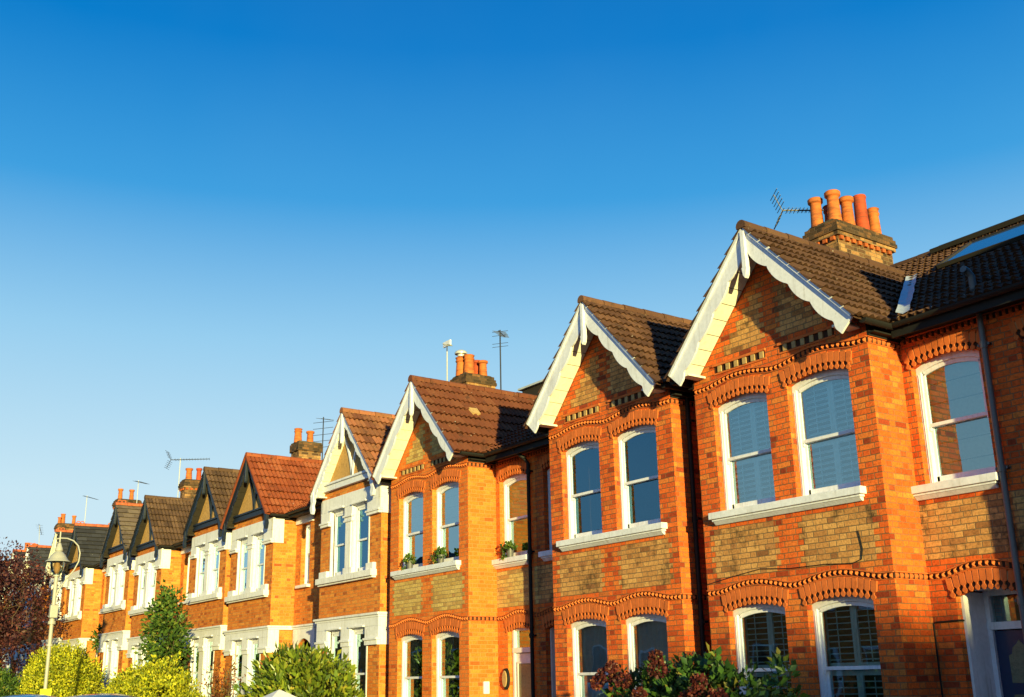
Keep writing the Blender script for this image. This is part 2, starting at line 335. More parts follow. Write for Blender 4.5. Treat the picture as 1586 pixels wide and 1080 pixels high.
# ---------------------------------------------------------------- sash window, facing -y
def window(parent,xa,xb,zb,zs,rise,y,cover='blind',mid=None,fm='white',jw=.062,rail_dz=0,depth=.62,side=1,label=None,shallow=False):
    """y = outer face of the frame"""
    if mid is None: mid=(zb+zs)/2-.01
    mb=MB(); top=.085
    mb.box(xa,xa+jw,y,y+.12,zb,zs); mb.box(xb-jw,xb,y,y+.12,zb,zs)
    ai=arc(xa,xb,zs-top,rise,12) if rise>0 else [(xa,zs-top),(xb,zs-top)]
    ao=arc(xa,xb,zs,rise,12) if rise>0 else [(xa,zs),(xb,zs)]
    # head follows the arch; small inner corners closed by the straight jambs
    mb.strip([(xa,zs-top-.0)]+[(x,z) for x,z in ai[1:-1]]+[(xb,zs-top)] if rise>0 else ai,ao,y-.004,y+.116)
    mb.box(xa+jw,xb-jw,y+.004,y+.14,zb,zb+.05)
    mb.box(xa+.0,xb-.0,y-.02,y+.02,zb-.0,zb+.03)
    mb.bar((xa+jw*.5,y-.002,zb),(xa+jw*.5,y-.002,zs-top),.012,.008)
    win=mb.build('window',fm,parent,bevel=.004)
    if label: win['label']=label
    # sashes
    st=.042
    a,b=xa+jw-.004,xb-jw+.004
    ub=MB(); yu=y+(.006 if shallow else .028)
    ub.box(a,a+st,yu,yu+.04,mid,zs-top+.01); ub.box(b-st,b,yu,yu+.04,mid,zs-top+.01)
    ub.box(a,b,yu-.004,yu+.044,mid-.022,mid+.022)
    if rise>0:
        n=12; o1=arc(xa,xb,zs-top,rise,24); cl=[p for p in o1 if a<=p[0]<=b]
        lo=[(p[0],p[1]-.055) for p in cl]; ub.strip(lo,cl,yu,yu+.04)
    else: ub.box(a,b,yu,yu+.04,zs-top-.05,zs-top+.003)
    for xx in (a+st/2,b-st/2): ub.prism([(xx-.018,mid-.022),(xx+.018,mid-.022),(xx+.008,mid-.065),(xx-.008,mid-.065)],yu+.002,yu+.038)
    ub.build('upper_sash',fm,win,bevel=.003)
    lb=MB(); yl=y+(.03 if shallow else .072)
    lb.box(a,a+st,yl,yl+.04,zb+.04,mid); lb.box(b-st,b,yl,yl+.04,zb+.04,mid)
    lb.box(a,b,yl,yl+.04,zb+.045,zb+.125); lb.box(a,b,yl-.002,yl+.042,mid-.02,mid+.02)
    lb.build('lower_sash',fm,win,bevel=.003)
    g1=MB()
    if rise>0:
        g1.add([(p[0],yu+.02,p[1]-.03) for p in cl]+[(cl[-1][0],yu+.02,mid),(cl[0][0],yu+.02,mid)],[tuple(range(len(cl)+1,-1,-1))])
    else: g1.quad((a,yu+.02,mid),(b,yu+.02,mid),(b,yu+.02,zs-top),(a,yu+.02,zs-top))
    pg='glass_deep' if cover=='dark' else 'glass'; g1.build('pane',pg,win)
    g2=MB(); g2.quad((a,yl+.02,zb+.08),(b,yl+.02,zb+.08),(b,yl+.02,mid),(a,yl+.02,mid)); g2.build('pane',pg,win)
    # room behind
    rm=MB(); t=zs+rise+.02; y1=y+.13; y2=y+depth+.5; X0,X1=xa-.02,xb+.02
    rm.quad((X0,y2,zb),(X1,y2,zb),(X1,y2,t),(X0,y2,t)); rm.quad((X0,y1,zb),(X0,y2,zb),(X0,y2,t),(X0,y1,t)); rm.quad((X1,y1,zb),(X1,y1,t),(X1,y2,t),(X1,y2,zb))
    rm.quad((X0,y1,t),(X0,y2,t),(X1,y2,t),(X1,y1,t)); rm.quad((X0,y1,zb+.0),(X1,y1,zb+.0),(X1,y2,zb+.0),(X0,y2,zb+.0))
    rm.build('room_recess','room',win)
    c0,c1,cb,ct=xa+.03,xb-.03,zb+.03,zs+rise-.06
    cv=MB(); yc=y+.145; nm=None
    def slatpanel(x0,x1,z0,z1,pitch,ang,wd):
        cv.box(x0,x0+.045,yc,yc+.03,z0,z1); cv.box(x1-.045,x1,yc,yc+.03,z0,z1)
        cv.box(x0+.045,x1-.045,yc,yc+.03,z0,z0+.09); cv.box(x0+.045,x1-.045,yc,yc+.03,z1-.06,z1)
        z=z0+.09+pitch/2
        while z<z1-.07:
            dy,dz=wd/2*math.cos(ang),wd/2*math.sin(ang)
            p=[(yc+.015-dy,z-dz-.004),(yc+.015+dy,z+dz-.004),(yc+.015+dy,z+dz+.004),(yc+.015-dy,z-dz+.004)]
            cv.prism(p,x0+.045,x1-.045,axis='x'); z+=pitch
        cv.box((x0+x1)/2-.005,(x0+x1)/2+.005,yc-.03,yc-.02,z0+.1,z1-.08)
    if cover in('shutter','shutter_open'):
        nm='shutter'; ang=R(38) if cover=='shutter' else R(8); xm=(c0+c1)/2
        for (z0,z1) in ((cb,mid-.03),(mid-.025,ct)):
            slatpanel(c0,xm-.002,z0,z1,.074,ang,.066); slatpanel(xm+.002,c1,z0,z1,.074,ang,.066)
        cv.build(nm,'shutter',win)
    elif cover=='blind':
        n=6; z1=ct; h=(ct-cb)*1.0/n
        for i in range(n):
            cv.add([(c0,yc-.028,z1-h*i),(c1,yc-.028,z1-h*i),(c1,yc+.014,z1-h*(i+1)+.01),(c0,yc+.014,z1-h*(i+1)+.01),(c0,yc-.028,z1-h*(i+1)),(c1,yc-.028,z1-h*(i+1))],[(0,1,2,3),(3,2,5,4)]); cv.box(c0,c1,yc-.034,yc-.026,z1-h*(i+1)-.012,z1-h*(i+1)+.002,1)
        cv.build('blind',['blind','bark'],win)
    elif cover=='halfblind':
        n=4; z1=ct; h=(ct-mid+.06)/n
        for i in range(n):
            cv.add([(c0,yc-.028,z1-h*i),(c1,yc-.028,z1-h*i),(c1,yc+.014,z1-h*(i+1)+.01),(c0,yc+.014,z1-h*(i+1)+.01),(c0,yc-.028,z1-h*(i+1)),(c1,yc-.028,z1-h*(i+1))],[(0,1,2,3),(3,2,5,4)]); cv.box(c0,c1,yc-.034,yc-.026,z1-h*(i+1)-.012,z1-h*(i+1)+.002,1)
        cv.build('blind',['blind','bark'],win)
    elif cover in('curtain','curtains'):
        def drape(x0,x1,ph):
            n=26; bot=[];tp=[]
            for i in range(n+1):
                x=x0+(x1-x0)*i/n; yy=yc+.03*math.sin(i*1.5+ph)+.01*math.sin(i*3.1)
                bot.append((x,yy,cb)); tp.append((x,yy,ct+.04))
            cv.add(bot+tp,[(i,i+1,n+2+i,n+1+i) for i in range(n)])
        W=c1-c0
        if cover=='curtain': drape(c0,c0+W*.38,0)
        else: drape(c0,c0+W*.30,0); drape(c1-W*.26,c1,1)
        cv.build('curtain','curtain',win,smooth=True)
    elif cover=='net':
        n=60; bot=[];tp=[]
        for i in range(n+1):
            x=c0+(c1-c0)*i/n; yy=yc+.012*math.sin(i*.9); bot.append((x,yy,cb)); tp.append((x,yy,ct+.05))
        cv.add(bot+tp,[(i,i+1,n+2+i,n+1+i) for i in range(n)]); cv.build('net_curtain','net',win,smooth=True)
    return win

# ---------------------------------------------------------------- brick ornament
def voussoirs(mb,xa,xb,zs,rise,y,h,n,proud=.020):
    """rubbed-brick arch with notched, pointed lower ends; mi 0 = brick, 1 = dark backing that paints the shade of the gaps"""
    A0,A1=xa-.055,xb+.055; xm=(A0+A1)/2; hw=(A1-A0)/2
    w=(A1-A0)/n
    for i in range(n):
        x=A0+w*(i+.5); t=(x-xm)/hw; zb=zs+rise*(1-t*t)-.035; ang=-t*.20
        hh=h+(0.0)
        g=w*.5-.0045
        pts=[(-g,hh),(-g,hh*.46),(-w*.14,hh*.39),(-w*.13,hh*.29),(-w*.38,hh*.19),(-w*.36,hh*.11),(-w*.06,0),(w*.06,0),(w*.36,hh*.11),(w*.38,hh*.19),(w*.13,hh*.29),(w*.14,hh*.39),(g,hh*.46),(g,hh)]
        P=[]
        for px,pz in pts:
            a,b=rot2(px,pz,ang); P.append((x+a,zb+b))
        jit=random.uniform(-.003,.003)
        # two convex-ish pieces keep the tessellation clean
        mb.prism(P[0:2]+P[12:14],y-proud+jit,y+.0,0)
        mb.prism(P[1:13],y-proud+jit,y+.0,0)
    lo=[(x,z-.01) for x,z in arc(A0+.01,A1-.01,zs,rise,14)]; hi=[(x,z+h*.5-.03) for x,z in arc(A0+.01,A1-.01,zs,rise,14)]
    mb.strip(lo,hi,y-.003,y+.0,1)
    hi2=[(x,z+h-.045) for x,z in arc(A0+.015,A1-.015,zs,rise,14)]
    mb.strip(hi,hi2,y-.014,y+.0,2)

def dogtooth(mb,path,out,pitch=.082,h=.070,proud=.036):
    """path: list of 3-D points along the wall; out: outward unit vector"""
    o=Vector(out); P=[Vector(p) for p in path]; L=[0]
    for a,b in zip(P[:-1],P[1:]): L.append(L[-1]+(b-a).length)
    def at(t):
        for i in range(len(P)-1):
            if t<=L[i+1]+1e-9: return P[i].lerp(P[i+1],(t-L[i])/(L[i+1]-L[i]+1e-12))
        return P[-1]
    n=max(1,int(L[-1]/pitch)); pt=L[-1]/n
    for i in range(n):
        a=at(i*pt+pt*.20); b=at((i+1)*pt-pt*.20); m=(a+b)/2+o*proud
        z0=Vector((0,0,-h/2)); z1=Vector((0,0,h/2))
        mb.add([a+z0,b+z0,m+z0*.2,a+z1,b+z1,m+z1*.2],[(0,2,5,3),(2,1,4,5),(3,5,4),(0,1,2)],0)
    for i in range(len(P)-1):          # dark band painting the shade between the teeth, and a thin fillet above and below
        a,b=P[i],P[i+1]
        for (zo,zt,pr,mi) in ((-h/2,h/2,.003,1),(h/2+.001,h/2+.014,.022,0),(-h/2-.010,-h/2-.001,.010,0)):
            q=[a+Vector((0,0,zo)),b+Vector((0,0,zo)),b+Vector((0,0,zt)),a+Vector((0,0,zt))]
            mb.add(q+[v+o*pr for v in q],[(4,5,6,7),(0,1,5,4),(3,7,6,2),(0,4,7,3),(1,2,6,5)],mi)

def toothpanel(mb,z0,z1,xl,xr,y,amt=.11):
    """stock-brick panel with toothed edges; xl,xr: functions of z or numbers"""
    c=.0748; k0=math.ceil((z0+100)/c); k1=math.floor((z1+100)/c)
    for k in range(k0,k1):
        za=k*c-100; zb=za+c; t=(k%2)*amt
        a=(xl(za+c/2) if callable(xl) else xl)+t; b=(xr(za+c/2) if callable(xr) else xr)-t
        if b-a<.05: continue
        mb.quad((a,y,za),(b,y,za),(b,y,zb),(a,y,zb))

# ---------------------------------------------------------------- roof tiles
def tiles(mb,o,u,v,lu,lv,tw=.3,rh=.29,kind='pan',step=.042,mi=0):
    """o corner, u along the eaves, v up the slope"""
    o=Vector(o);u=Vector(u).normalized();v=Vector(v).normalized(); n=u.cross(v).normalized()
    if n.z<0: n=-n
    sub=6 if kind=='pan' else 1
    nt_=max(1,round(lu/tw)); tw=lu/nt_; nr=max(1,round(lv/rh)); rh=lv/nr
    prof=[0.0,.022,.030,.022,0.0,.0] if kind=='pan' else [0.0]
    if kind=='pan2': sub=8; prof=[0,.036,.042,.020,0,.032,.038,.014]
    off=0
    for j in range(nr):
        off=(tw*.5 if (kind=='slate' and j%2) else 0)
        for i in range(nt_+(1 if off else 0)):
            rnd=random.random(); jz=random.uniform(-.004,.007)+.012*math.sin(i*.55+j*.35)*.5; jt=random.uniform(-.009,.009)*(3 if random.random()<.03 else 1)
            vs=[];fs=[]
            for k in range(sub+1):
                x=i*tw+tw*k/sub-off
                if kind=='slate': x=min(max(x+(.003 if k==0 else -.003),0),lu)
                pz=prof[k%len(prof)]
                p0=o+u*x+v*(j*rh-.012+jt); p1=o+u*x+v*((j+1)*rh+.0)
                vs+=[p0+v*.032+n*(pz*.5+jz-.004),p0+n*(step+pz+jz),p1+n*(pz+jz*.3)]
            for k in range(sub):
                a=3*k;b=3*(k+1); fs+=[(a,b,b+1,a+1),(a+1,b+1,b+2,a+2)]
            # side edges
            fs+=[(0,1,2),(3*sub,3*sub+2,3*sub+1)]
            mb.add(vs,fs,mi,rnd)
def ridge_caps(mb,p,q,r=.085,L=.45,mi=0):
    p=Vector(p);q=Vector(q);d=(q-p);n=max(1,round(d.length/L)); d.normalize(); l=(q-p).length/n
    for i in range(n):
        a=p+d*(i*l); b=a+d*(l-.012); rr=r*(1+random.uniform(-.06,.06)); s=d.cross(Vector((0,0,1))).normalized()
        K=8; vs=[]
        for c,sc2 in ((a,1.06),(b,1.0)):
            for k in range(K+1):
                t=-PI*.12+ (PI*1.24)*k/K
                vs.append(c+s*(math.cos(t)*rr*sc2)+Vector((0,0,math.sin(t)*rr*sc2)))
        mb.add(vs,[(k,k+1,K+2+k,K+1+k) for k in range(K)]+[tuple(range(K,-1,-1)),tuple(range(K+1,2*K+2))],mi,random.random())

# ---------------------------------------------------------------- gable dressings
def barge(house,cx,yb,yw,zap,zend,hs,mat,smat,style,trimend=False):
    """white board with a scalloped lower edge on each slope, soffit behind it, finial at the apex"""
    sl=(zap-zend)/hs; L=math.hypot(hs,zap-zend); ux,uz=hs/L,-(zap-zend)/L; nx,nz=-(-uz),-ux  # down-slope dir; inward normal
    for s in (-1,1):
        mb=MB(); top=[];bot=[]; n=72
        for i in range(n+1):
            t=L*i/n
            if style=='scallop':
                d=.195+.055*abs(math.sin(PI*(t-.25)/.49))**.7 if .25<t<L-.22 else .20+.06*min(1,max(0,(t-L+.22)/.1))
                if t<=.25: d=.20
            else:
                k=(t*2.2)%1; d=.13+.05*abs(math.sin(PI*(t)/.52))+.018*abs(math.sin(PI*t/.13))
            x=ux*t; z=zap+uz*t
            # offset perpendicular (towards the inside of the gable)
            bx=x-(-uz)*d*1.0; bz=z-ux*d
            if bx<0.012: bz=bz-(0.012-bx)*0; bx=.012
            top.append((cx+s*x,z)); bot.append((cx+s*bx,bz))
        if s<0: top.reverse(); bot.reverse()
        mb.strip(bot,top,yb,yb+.032)
        # capping fillet
        t0=Vector((cx,yb-.012,zap+.012)); t1=Vector((cx+s*hs,yb-.012,zend+.012))
        mb.bar(t0,t1,.035,.05)
        if style!='scallop':           # hanging carved foot
            foot=[(0,.10),(.13,.12),(.15,-.02),(.12,-.16),(.17,-.27),(.12,-.40),(.04,-.42),(-.01,-.33),(.03,-.22),(-.03,-.12)]
            mb.prism([(cx+s*(hs-.13+a),zend+b) for a,b in (foot if s>0 else foot[::-1])],yb-.02,yb+.05)
        mb.build('bargeboard',mat,house,bevel=.003)
        # soffit boards
        sb=MB(); nb=9; d=.165
        for i in range(nb):
            t0=.08+(L-.16)*i/nb; t1=.08+(L-.16)*(i+1)/nb-.014
            a=(cx+s*(ux*t0+uz*d),zap+uz*t0-ux*d); b=(cx+s*(ux*t1+uz*d),zap+uz*t1-ux*d)
            if s*(a[0]-cx)<0: a=(cx+s*.01,a[1]-.0)
            sb.bar((a[0],(yb+yw)/2,a[1]),(b[0],(yb+yw)/2,b[1]),yw-yb-.035,.014+.003*(i%2),upv=(-s*uz,0,ux))
        # closing block at the foot
        tx=L-.13; a=(cx+s*(ux*tx+uz*d),zap+uz*tx-ux*d)
        sb.box(a[0]-.14 if s>0 else a[0]-.02,a[0]+.02 if s>0 else a[0]+.14,yb+.035,yw,a[1]-.03,a[1]+.0)
        sb.build('soffit',smat,house)
    # small purlin ends under the soffit + finial
    fb=MB(); z0=zap-.06
    fb.box(cx-.038,cx+.038,yb-.045,yb+.03,z0-.58,z0+.02); fb.prism([(cx-.05,z0-.52),(cx+.05,z0-.52),(cx+.03,z0-.64),(cx,z0-.68),(cx-.03,z0-.64)],yb-.05,yb+.025)
    fb.build('finial',mat,house,bevel=.006)

def gutter(mb,p,q,r=.058):
    """half-round gutter with its fascia, from p to q (world points at the rim)"""
    p=Vector(p);q=Vector(q);d=(q-p).normalized();s=d.cross(Vector((0,0,1))); K=7
    vs=[]
    for c in (p,q):
        for rr in (r,r-.006):
            for k in range(K+1):
                t=PI+PI*k/K; vs.append(c+s*math.cos(t)*rr+Vector((0,0,math.sin(t)*rr)))
    n=K+1; F=[]
    for k in range(K): F+=[(k,k+1,2*n+k+1,2*n+k),(n+k,3*n+k,3*n+k+1,n+k+1)]
    F+=[(0,2*n,3*n,n),(K,n+K,3*n+K,2*n+K)]+[tuple(range(K+1))]+[tuple(range(2*n+K,2*n-1,-1))]
    mb.add(vs,F)
    L=(q-p).length; m=max(1,int(L/1.0))
    for i in range(m+1):
        c=p.lerp(q,(i+.5)/(m+1)); mb.tube([c-s*(r+.002)+Vector((0,0,.0)),c+Vector((0,0,-r-.006)),c+s*(r+.002)],.006,5)
def downpipe(house,x,y,z0,z1,mat,swan=None):
    mb=MB(); r=.036
    pts=[(x,y,z0),(x,y,z1)]
    if swan: pts=[(x,y,z0),(x,y,z1-.30),(x+swan[0]*.25,y+swan[1]*.25,z1-.2),(x+swan[0]*.75,y+swan[1]*.75,z1-.1),(x+swan[0],y+swan[1],z1)]
    mb.tube(pts,r,10)
    z=z0+.9
    while z<z1-.35:
        mb.tube([(x,y,z-.05),(x,y,z+.03)],r+.011,10); mb.box(x-.075,x+.075,y+.012,y+.03,z-.02,z+.01); mb.box(x-.075,x-.055,y-.01,y+.07,z-.02,z+.01); mb.box(x+.055,x+.075,y-.01,y+.07,z-.02,z+.01); z+=1.5
    return mb.build('downpipe',mat,house,smooth=True)

POTP={'bell':[(.0,0),(.135,0),(.125,.08),(.108,.45),(.112,.50),(.145,.53),(.15,.60),(.13,.62),(.105,.62),(.1,.3)],
 'roll':[(.0,0),(.14,0),(.125,.3),(.115,.47),(.135,.50),(.14,.53),(.12,.56),(.125,.60),(.145,.64),(.12,.66),(.1,.64),(.1,.3)],
 'tall':[(.0,0),(.15,0),(.14,.3),(.132,.74),(.14,.78),(.15,.80),(.14,.84),(.11,.84),(.1,.5)]}
def chimney(house,x0,x1,y0,y1,z0,z1,pots,mat='chim',corb=True):
    mb=MB(); c=.0748
    if corb:
        zt=z1-.10
        mb.box(x0,x1,y0,y1,z0,zt-c*4,0)
        for k,(d,m) in enumerate(((.028,0),(.05,0),(.075,2),(.06,0))):
            za=zt-c*(4-k); 
            if k==0:        # dentils
                y=y0
                mb.box(x0+.0,x1-.0,y0+.0,y1-.0,za,za+c-.001,0)
                while y<y1-.06:
                    mb.box(x1,x1+.05,y+.02,y+.11,za,za+c-.002,2); mb.box(x0-.05,x0,y+.02,y+.11,za,za+c-.002,2); y+=.168
                x=x0
                while x<x1-.06: mb.box(x+.02,x+.11,y0-.05,y0,za,za+c-.002,2); x+=.168
            else: mb.box(x0-d,x1+d,y0-d,y1+d,za,za+c-.001,m if k<2 else 3)
        mb.box(x0-.03,x1+.03,y0-.03,y1+.03,zt,zt+c,3)
        mb.prism([(x0-.01,zt+c),(x1+.01,zt+c),(x1-.08,zt+c+.05),(x0+.08,zt+c+.05)],y0,y1,1)
        zt=zt+c+.03
    else:
        mb.box(x0,x1,y0,y1,z0,z1-.2,0); mb.box(x0-.04,x1+.04,y0-.04,y1+.04,z1-.3,z1-.05,3); mb.box(x0-.015,x1+.015,y0-.015,y1+.015,z1-.05,z1,1); zt=z1-.02
    ch=mb.build('chimney',[mat,'flaunch','rubs','chimtop'],house,bevel=.006)
    for (px,py,kind,s,m) in pots:
        p=MB(); p.lathe((px,py,zt),[(r*s*(1.32 if s<.75 else 1.0),z*s) for r,z in POTP[kind]],20)
        if kind=='cowl': pass
        p.build('chimney_pot',m,ch,smooth=True)
    return ch
# ---------------------------------------------------------------- shared house pieces
def body(H,xl,xr,cx,hw,side,ez,zap,ops_front,ops_rec,xparty,xslot,mat,base,ridge_y,ridge_z,reveal=.105):
    """walls: bay front with gable, bay sides, recess wall, slot wall, party walls, back"""
    mb=MB()
    wall_front(mb,cx-hw,cx+hw,base-.2,ez,F0,ops_front,reveal,0,0)
    k=(zap-.10-ez)/(hw)
    mb.add([(cx-hw,F0,ez),(cx+hw,F0,ez),(cx,F0,zap-.10)],[(0,1,2)])
    for s in (-1,1): mb.quad((cx+s*hw,F0,base-.2),(cx+s*hw,R0,base-.2),(cx+s*hw,R0,ez),(cx+s*hw,F0,ez))
    xa,xb=sorted((cx+side*hw,xparty)); wall_front(mb,xa,xb,base-.2,ez,R0,ops_rec,.12,0,0)
    xa,xb=sorted((cx-side*hw,xslot)); mb.quad((xa,R0,base-.2),(xb,R0,base-.2),(xb,R0,ez),(xa,R0,ez))
    yb=ridge_y*2-R0+.3
    for x in (xl+.004,xr-.004):
        mb.add([(x,R0,base-.2),(x,yb,base-.2),(x,yb,ez),(x,ridge_y,ridge_z-.08),(x,R0,ez)],[(0,1,2,3,4)])
    mb.quad((xl,yb,base-.2),(xr,yb,base-.2),(xr,yb,ez),(xl,yb,ez))
    return mb.build('wall',mat,H)
def roofs(H,xl,xr,cx,side,ez,zap,zend,hs,yb,mat,kind,ridge_y,ridge_z,tw,rh,capmat,crest=False,ymeet=14.5,kg=None,ridge_style='clay'):
    mb=MB(); ye=R0-.33; hs2=hs+.06; sl=(zap-zend)/hs; z2=zap+.035-sl*hs2; L=math.hypot(hs2,sl*hs2)
    L2=math.hypot(ridge_y-ye,ridge_z-ez)
    tiles(mb,(xl,ye,ez+.0),(1,0,0),(0,ridge_y-ye,ridge_z-ez),xr-xl,L2,tw,rh,kind)
    for s in (-1,1):
        o=(cx+s*hs2,yb-.045,z2); tiles(mb,o,(0,1,0),(-s,0,sl),ymeet-yb,L,tw,rh,kind)
        # closed verge under the tile ends
    yk=ridge_y*2-ye; mb.quad((xl,ridge_y,ridge_z),(xr,ridge_y,ridge_z),(xr,yk,ez),(xl,yk,ez))
    for s in (-1,1):
        mb.add([(cx+s*hs2,yb-.03,z2-.02),(cx,yb-.03,zap+.015),(cx,ymeet,zap+.015),(cx+s*hs2,ymeet,z2-.02)],[(0,1,2,3)])
    rf=mb.build('roof',mat,H,attr=True)
    cb=MB()
    if ridge_style=='clay':
        ridge_caps(cb,(cx,yb-.05,zap+.04),(cx,ymeet-.2,zap+.04)); ridge_caps(cb,(xl,ridge_y,ridge_z+.02),(xr,ridge_y,ridge_z+.02))
    if crest:
        y=yb+.1
        while y<ymeet-.4:
            for q in (0,.16):
                yy=y+q; pts=[(cx,yy+.07*math.cos(a),zap+.15+.05*math.sin(a)) for a in [2*PI*i/10 for i in range(11)]]
                cb.tube(pts,.018,6)
            y+=.62 if crest!='sparse' else 1.3
    cb.build('ridge_tiles',capmat,rf,smooth=False,attr=True)
    return rf

COV={}
def house_arched(name,cx,side,party,slot,label,roofmat,cov,doormat='door',stock='stock',red='red',pipe=True,sealp=None,deep=.45):
    H=empty('terraced_house',(cx,R0,0)); tag(H,label,'house','red brick terraced houses in the row')
    hw=1.55; X=lambda o: cx+side*o
    def span(a,b): return tuple(sorted((X(a),X(b))))
    ez,zap,zend,hs=5.93,7.72,5.95,1.65; yb=10.72; ry,rz=15.5,8.40
    W=[]
    for a,b in ((-1.19,-.17),(.195,1.215)):
        x0,x1=span(a,b); W.append((x0,x1,3.90,5.44,.10)); W.append((x0,x1,.92,2.55,.09))
    rw=span(1.68,2.63); dr=span(1.89,2.68)
    rec=[(rw[0],rw[1],3.90,5.42,.10),(dr[0],dr[1],.16,2.545,.09)]
    xl,xr=sorted((party,slot))
    body(H,xl,xr,cx,hw,side,ez,zap,W,rec,party,slot,red,0,ry,rz)
    # stock brick panels
    y=F0-.003
    def panel(*a):
        pb=MB(); toothpanel(pb,*a); pb.build('brick_panel',stock,H)
    s0,s1=sorted((X(-.17-.01),X(.195)))
    for z0,z1 in ((2.93,3.70),):
        pb2=[(cx-hw+.13,s0+.02),(s1-.02,cx+hw-.14)]
        for a,b in pb2: panel(z0,z1,a,b,y,.075)
    z0=6.07; k=(7.62-5.95)/1.55
    panel(z0,7.05,lambda z:cx-(7.55-z)/k+.30,lambda z:cx-.10,y,.08)
    panel(z0,7.05,lambda z:cx+.10,lambda z:cx+(7.55-z)/k-.30,y,.08)
    a,b=sorted((X(1.55),party)); panel(2.93,3.70,a,b,R0-.003,0)
    # arches
    for (a,b,zb,zs,r) in W+rec:
        ab=MB(); yy=R0 if (a,b,zb,zs,r) in rec else F0
        voussoirs(ab,a,b,zs,r,yy,.235,13 if b-a>.9 else 11)
        ab.build('brick_arch',['rub','soot_shade','joint'],H)
    # string courses
    def wave(x,z0,amp,wins):
        z=z0
        for (a,b) in wins:
            m=(a+b)/2; t=abs(x-m)/((b-a)/2+.17)
            if t<1: z+=amp*(.5+.5*math.cos(PI*t))**.7
        return z
    fr=[(W[0][0],W[0][1]),(W[2][0],W[2][1])]
    for z0,amp,nm in ((2.80,.10,0),(5.735,.085,1)):
        sb=MB()
        path=[(cx-hw+(2*hw)*i/40,F0,wave(cx-hw+2*hw*i/40,z0,amp,fr)) for i in range(41)]
        dogtooth(sb,path,(0,-1,0))
        for s in (-1,1): dogtooth(sb,[(cx+s*hw,F0,z0),(cx+s*hw,R0-.0,z0)],(s,0,0))
        a,b=sorted((X(1.56),party)); o=[(dr[0],dr[1])] if nm==0 else [(rw[0],rw[1])]
        if nm==0: dogtooth(sb,[(a+(b-a)*i/24,R0,wave(a+(b-a)*i/24,z0,amp,o)) for i in range(25)],(0,-1,0))
        else: dogtooth(sb,[(a,R0,5.78),(b,R0,5.78)],(0,-1,0))
        sb.build('string_course',['rub','soot_shade'],H)
    # dentil slots in the gable
    for a,b in ((-1.10,-.13),(.14,1.06)):
        db=MB(); x0,x1=span(a,b); db.box(x0-.02,x1+.02,F0-.032,F0+.01,6.022,6.058,0); db.box(x0-.02,x1+.02,F0-.014,F0+.01,5.90,5.925,0)
        db.box(x0,x1,F0-.005,F0+.01,5.926,6.021,1)  # dark backing paints the shade of the slot recess
        n=6; w=(x1-x0)/n
        for i in range(n): db.box(x0+w*i+w*.46,x0+w*(i+1)-.018,F0-.024,F0,5.926,6.021,2)
        db.build('dentil_course',['rub','soot_shade','cream'],H)
    # sills
    def sill(x0,x1,y,zt,m='stone'):
        mb=MB(); mb.box(x0,x1,y-.115,y+.10,zt-.095,zt); mb.box(x0+.035,x1-.035,y-.085,y+.05,zt-.125,zt-.0955)
        mb.prism([(y-.075,zt-.126),(y,zt-.126),(y,zt-.175),(y-.03,zt-.175)],x0+.05,x1-.05,axis='x')
        return mb.build('window_sill',m,H,bevel=.007)
    a,b=span(-1.33,1.29); sill(a,b,F0,3.905,'white'); sill(a,b,F0,.925)
    a,b=span(1.50,2.69); sill(a,b,R0,3.905,'white')
    # windows: cov = up-left, up-right, ground-left, ground-right, recess (left to right in the picture)
    ws=sorted([w for w in W if w[2]>3]); gs=sorted([w for w in W if w[2]<3])
    for w_,c in zip(ws,cov[0:2]): window(H,w_[0],w_[1],w_[2],w_[3],w_[4],F0+.105,c,mid=4.665)
    for w_,c in zip(gs,cov[2:4]): window(H,w_[0],w_[1],w_[2],w_[3],w_[4],F0+.105,c,mid=1.755)
    window(H,rw[0],rw[1],3.90,5.42,.10,R0+.10,cov[4],mid=4.665)
    # door
    mb=MB(); x0,x1=dr; yd=R0+.12; y2=R0+.12+deep
    for s,xx in ((-1,x0),(1,x1)):
        mb.box(xx-.0 if s<0 else xx-.035,xx+.035 if s<0 else xx,yd-.02,y2,.16,2.60)
    mb.box(x0,x1,yd,y2,2.62,2.66)
    jm=mb.build('door_surround','floorw' if doormat!='door' else 'stone',H)
    fb=MB(); a,b=x0+.036,x1-.036
    fb.box(a,a+.06,y2-.06,y2+.05,.16,2.62); fb.box(b-.06,b,y2-.06,y2+.05,.16,2.62); fb.box(a,b,y2-.07,y2+.05,2.16,2.25); fb.box(a,b,y2-.055,y2+.05,2.56,2.62)
    fb.build('door_frame','floorw' if doormat!='door' else 'white',H,bevel=.004)
    tb=MB(); tb.quad((a,y2,2.25),(b,y2,2.25),(b,y2,2.58),(a,y2,2.58)); tb.build('transom_window','glass',H)
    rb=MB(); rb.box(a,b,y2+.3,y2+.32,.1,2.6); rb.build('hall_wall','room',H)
    d=MB(); a+=.062; b-=.062; yy=y2-.02
    d.box(a,b,yy,yy+.045,.18,2.15)
    wd=b-a; m=(a+b)/2
    for (p0,p1,q0,q1) in ((a+.09,m-.04,.35,.95),(m+.04,b-.09,.35,.95)):
        d.box(p0,p1,yy-.012,yy,q0,q1)
    dd=d.build('door',doormat,H,bevel=.004)
    g=MB(); pw=.15
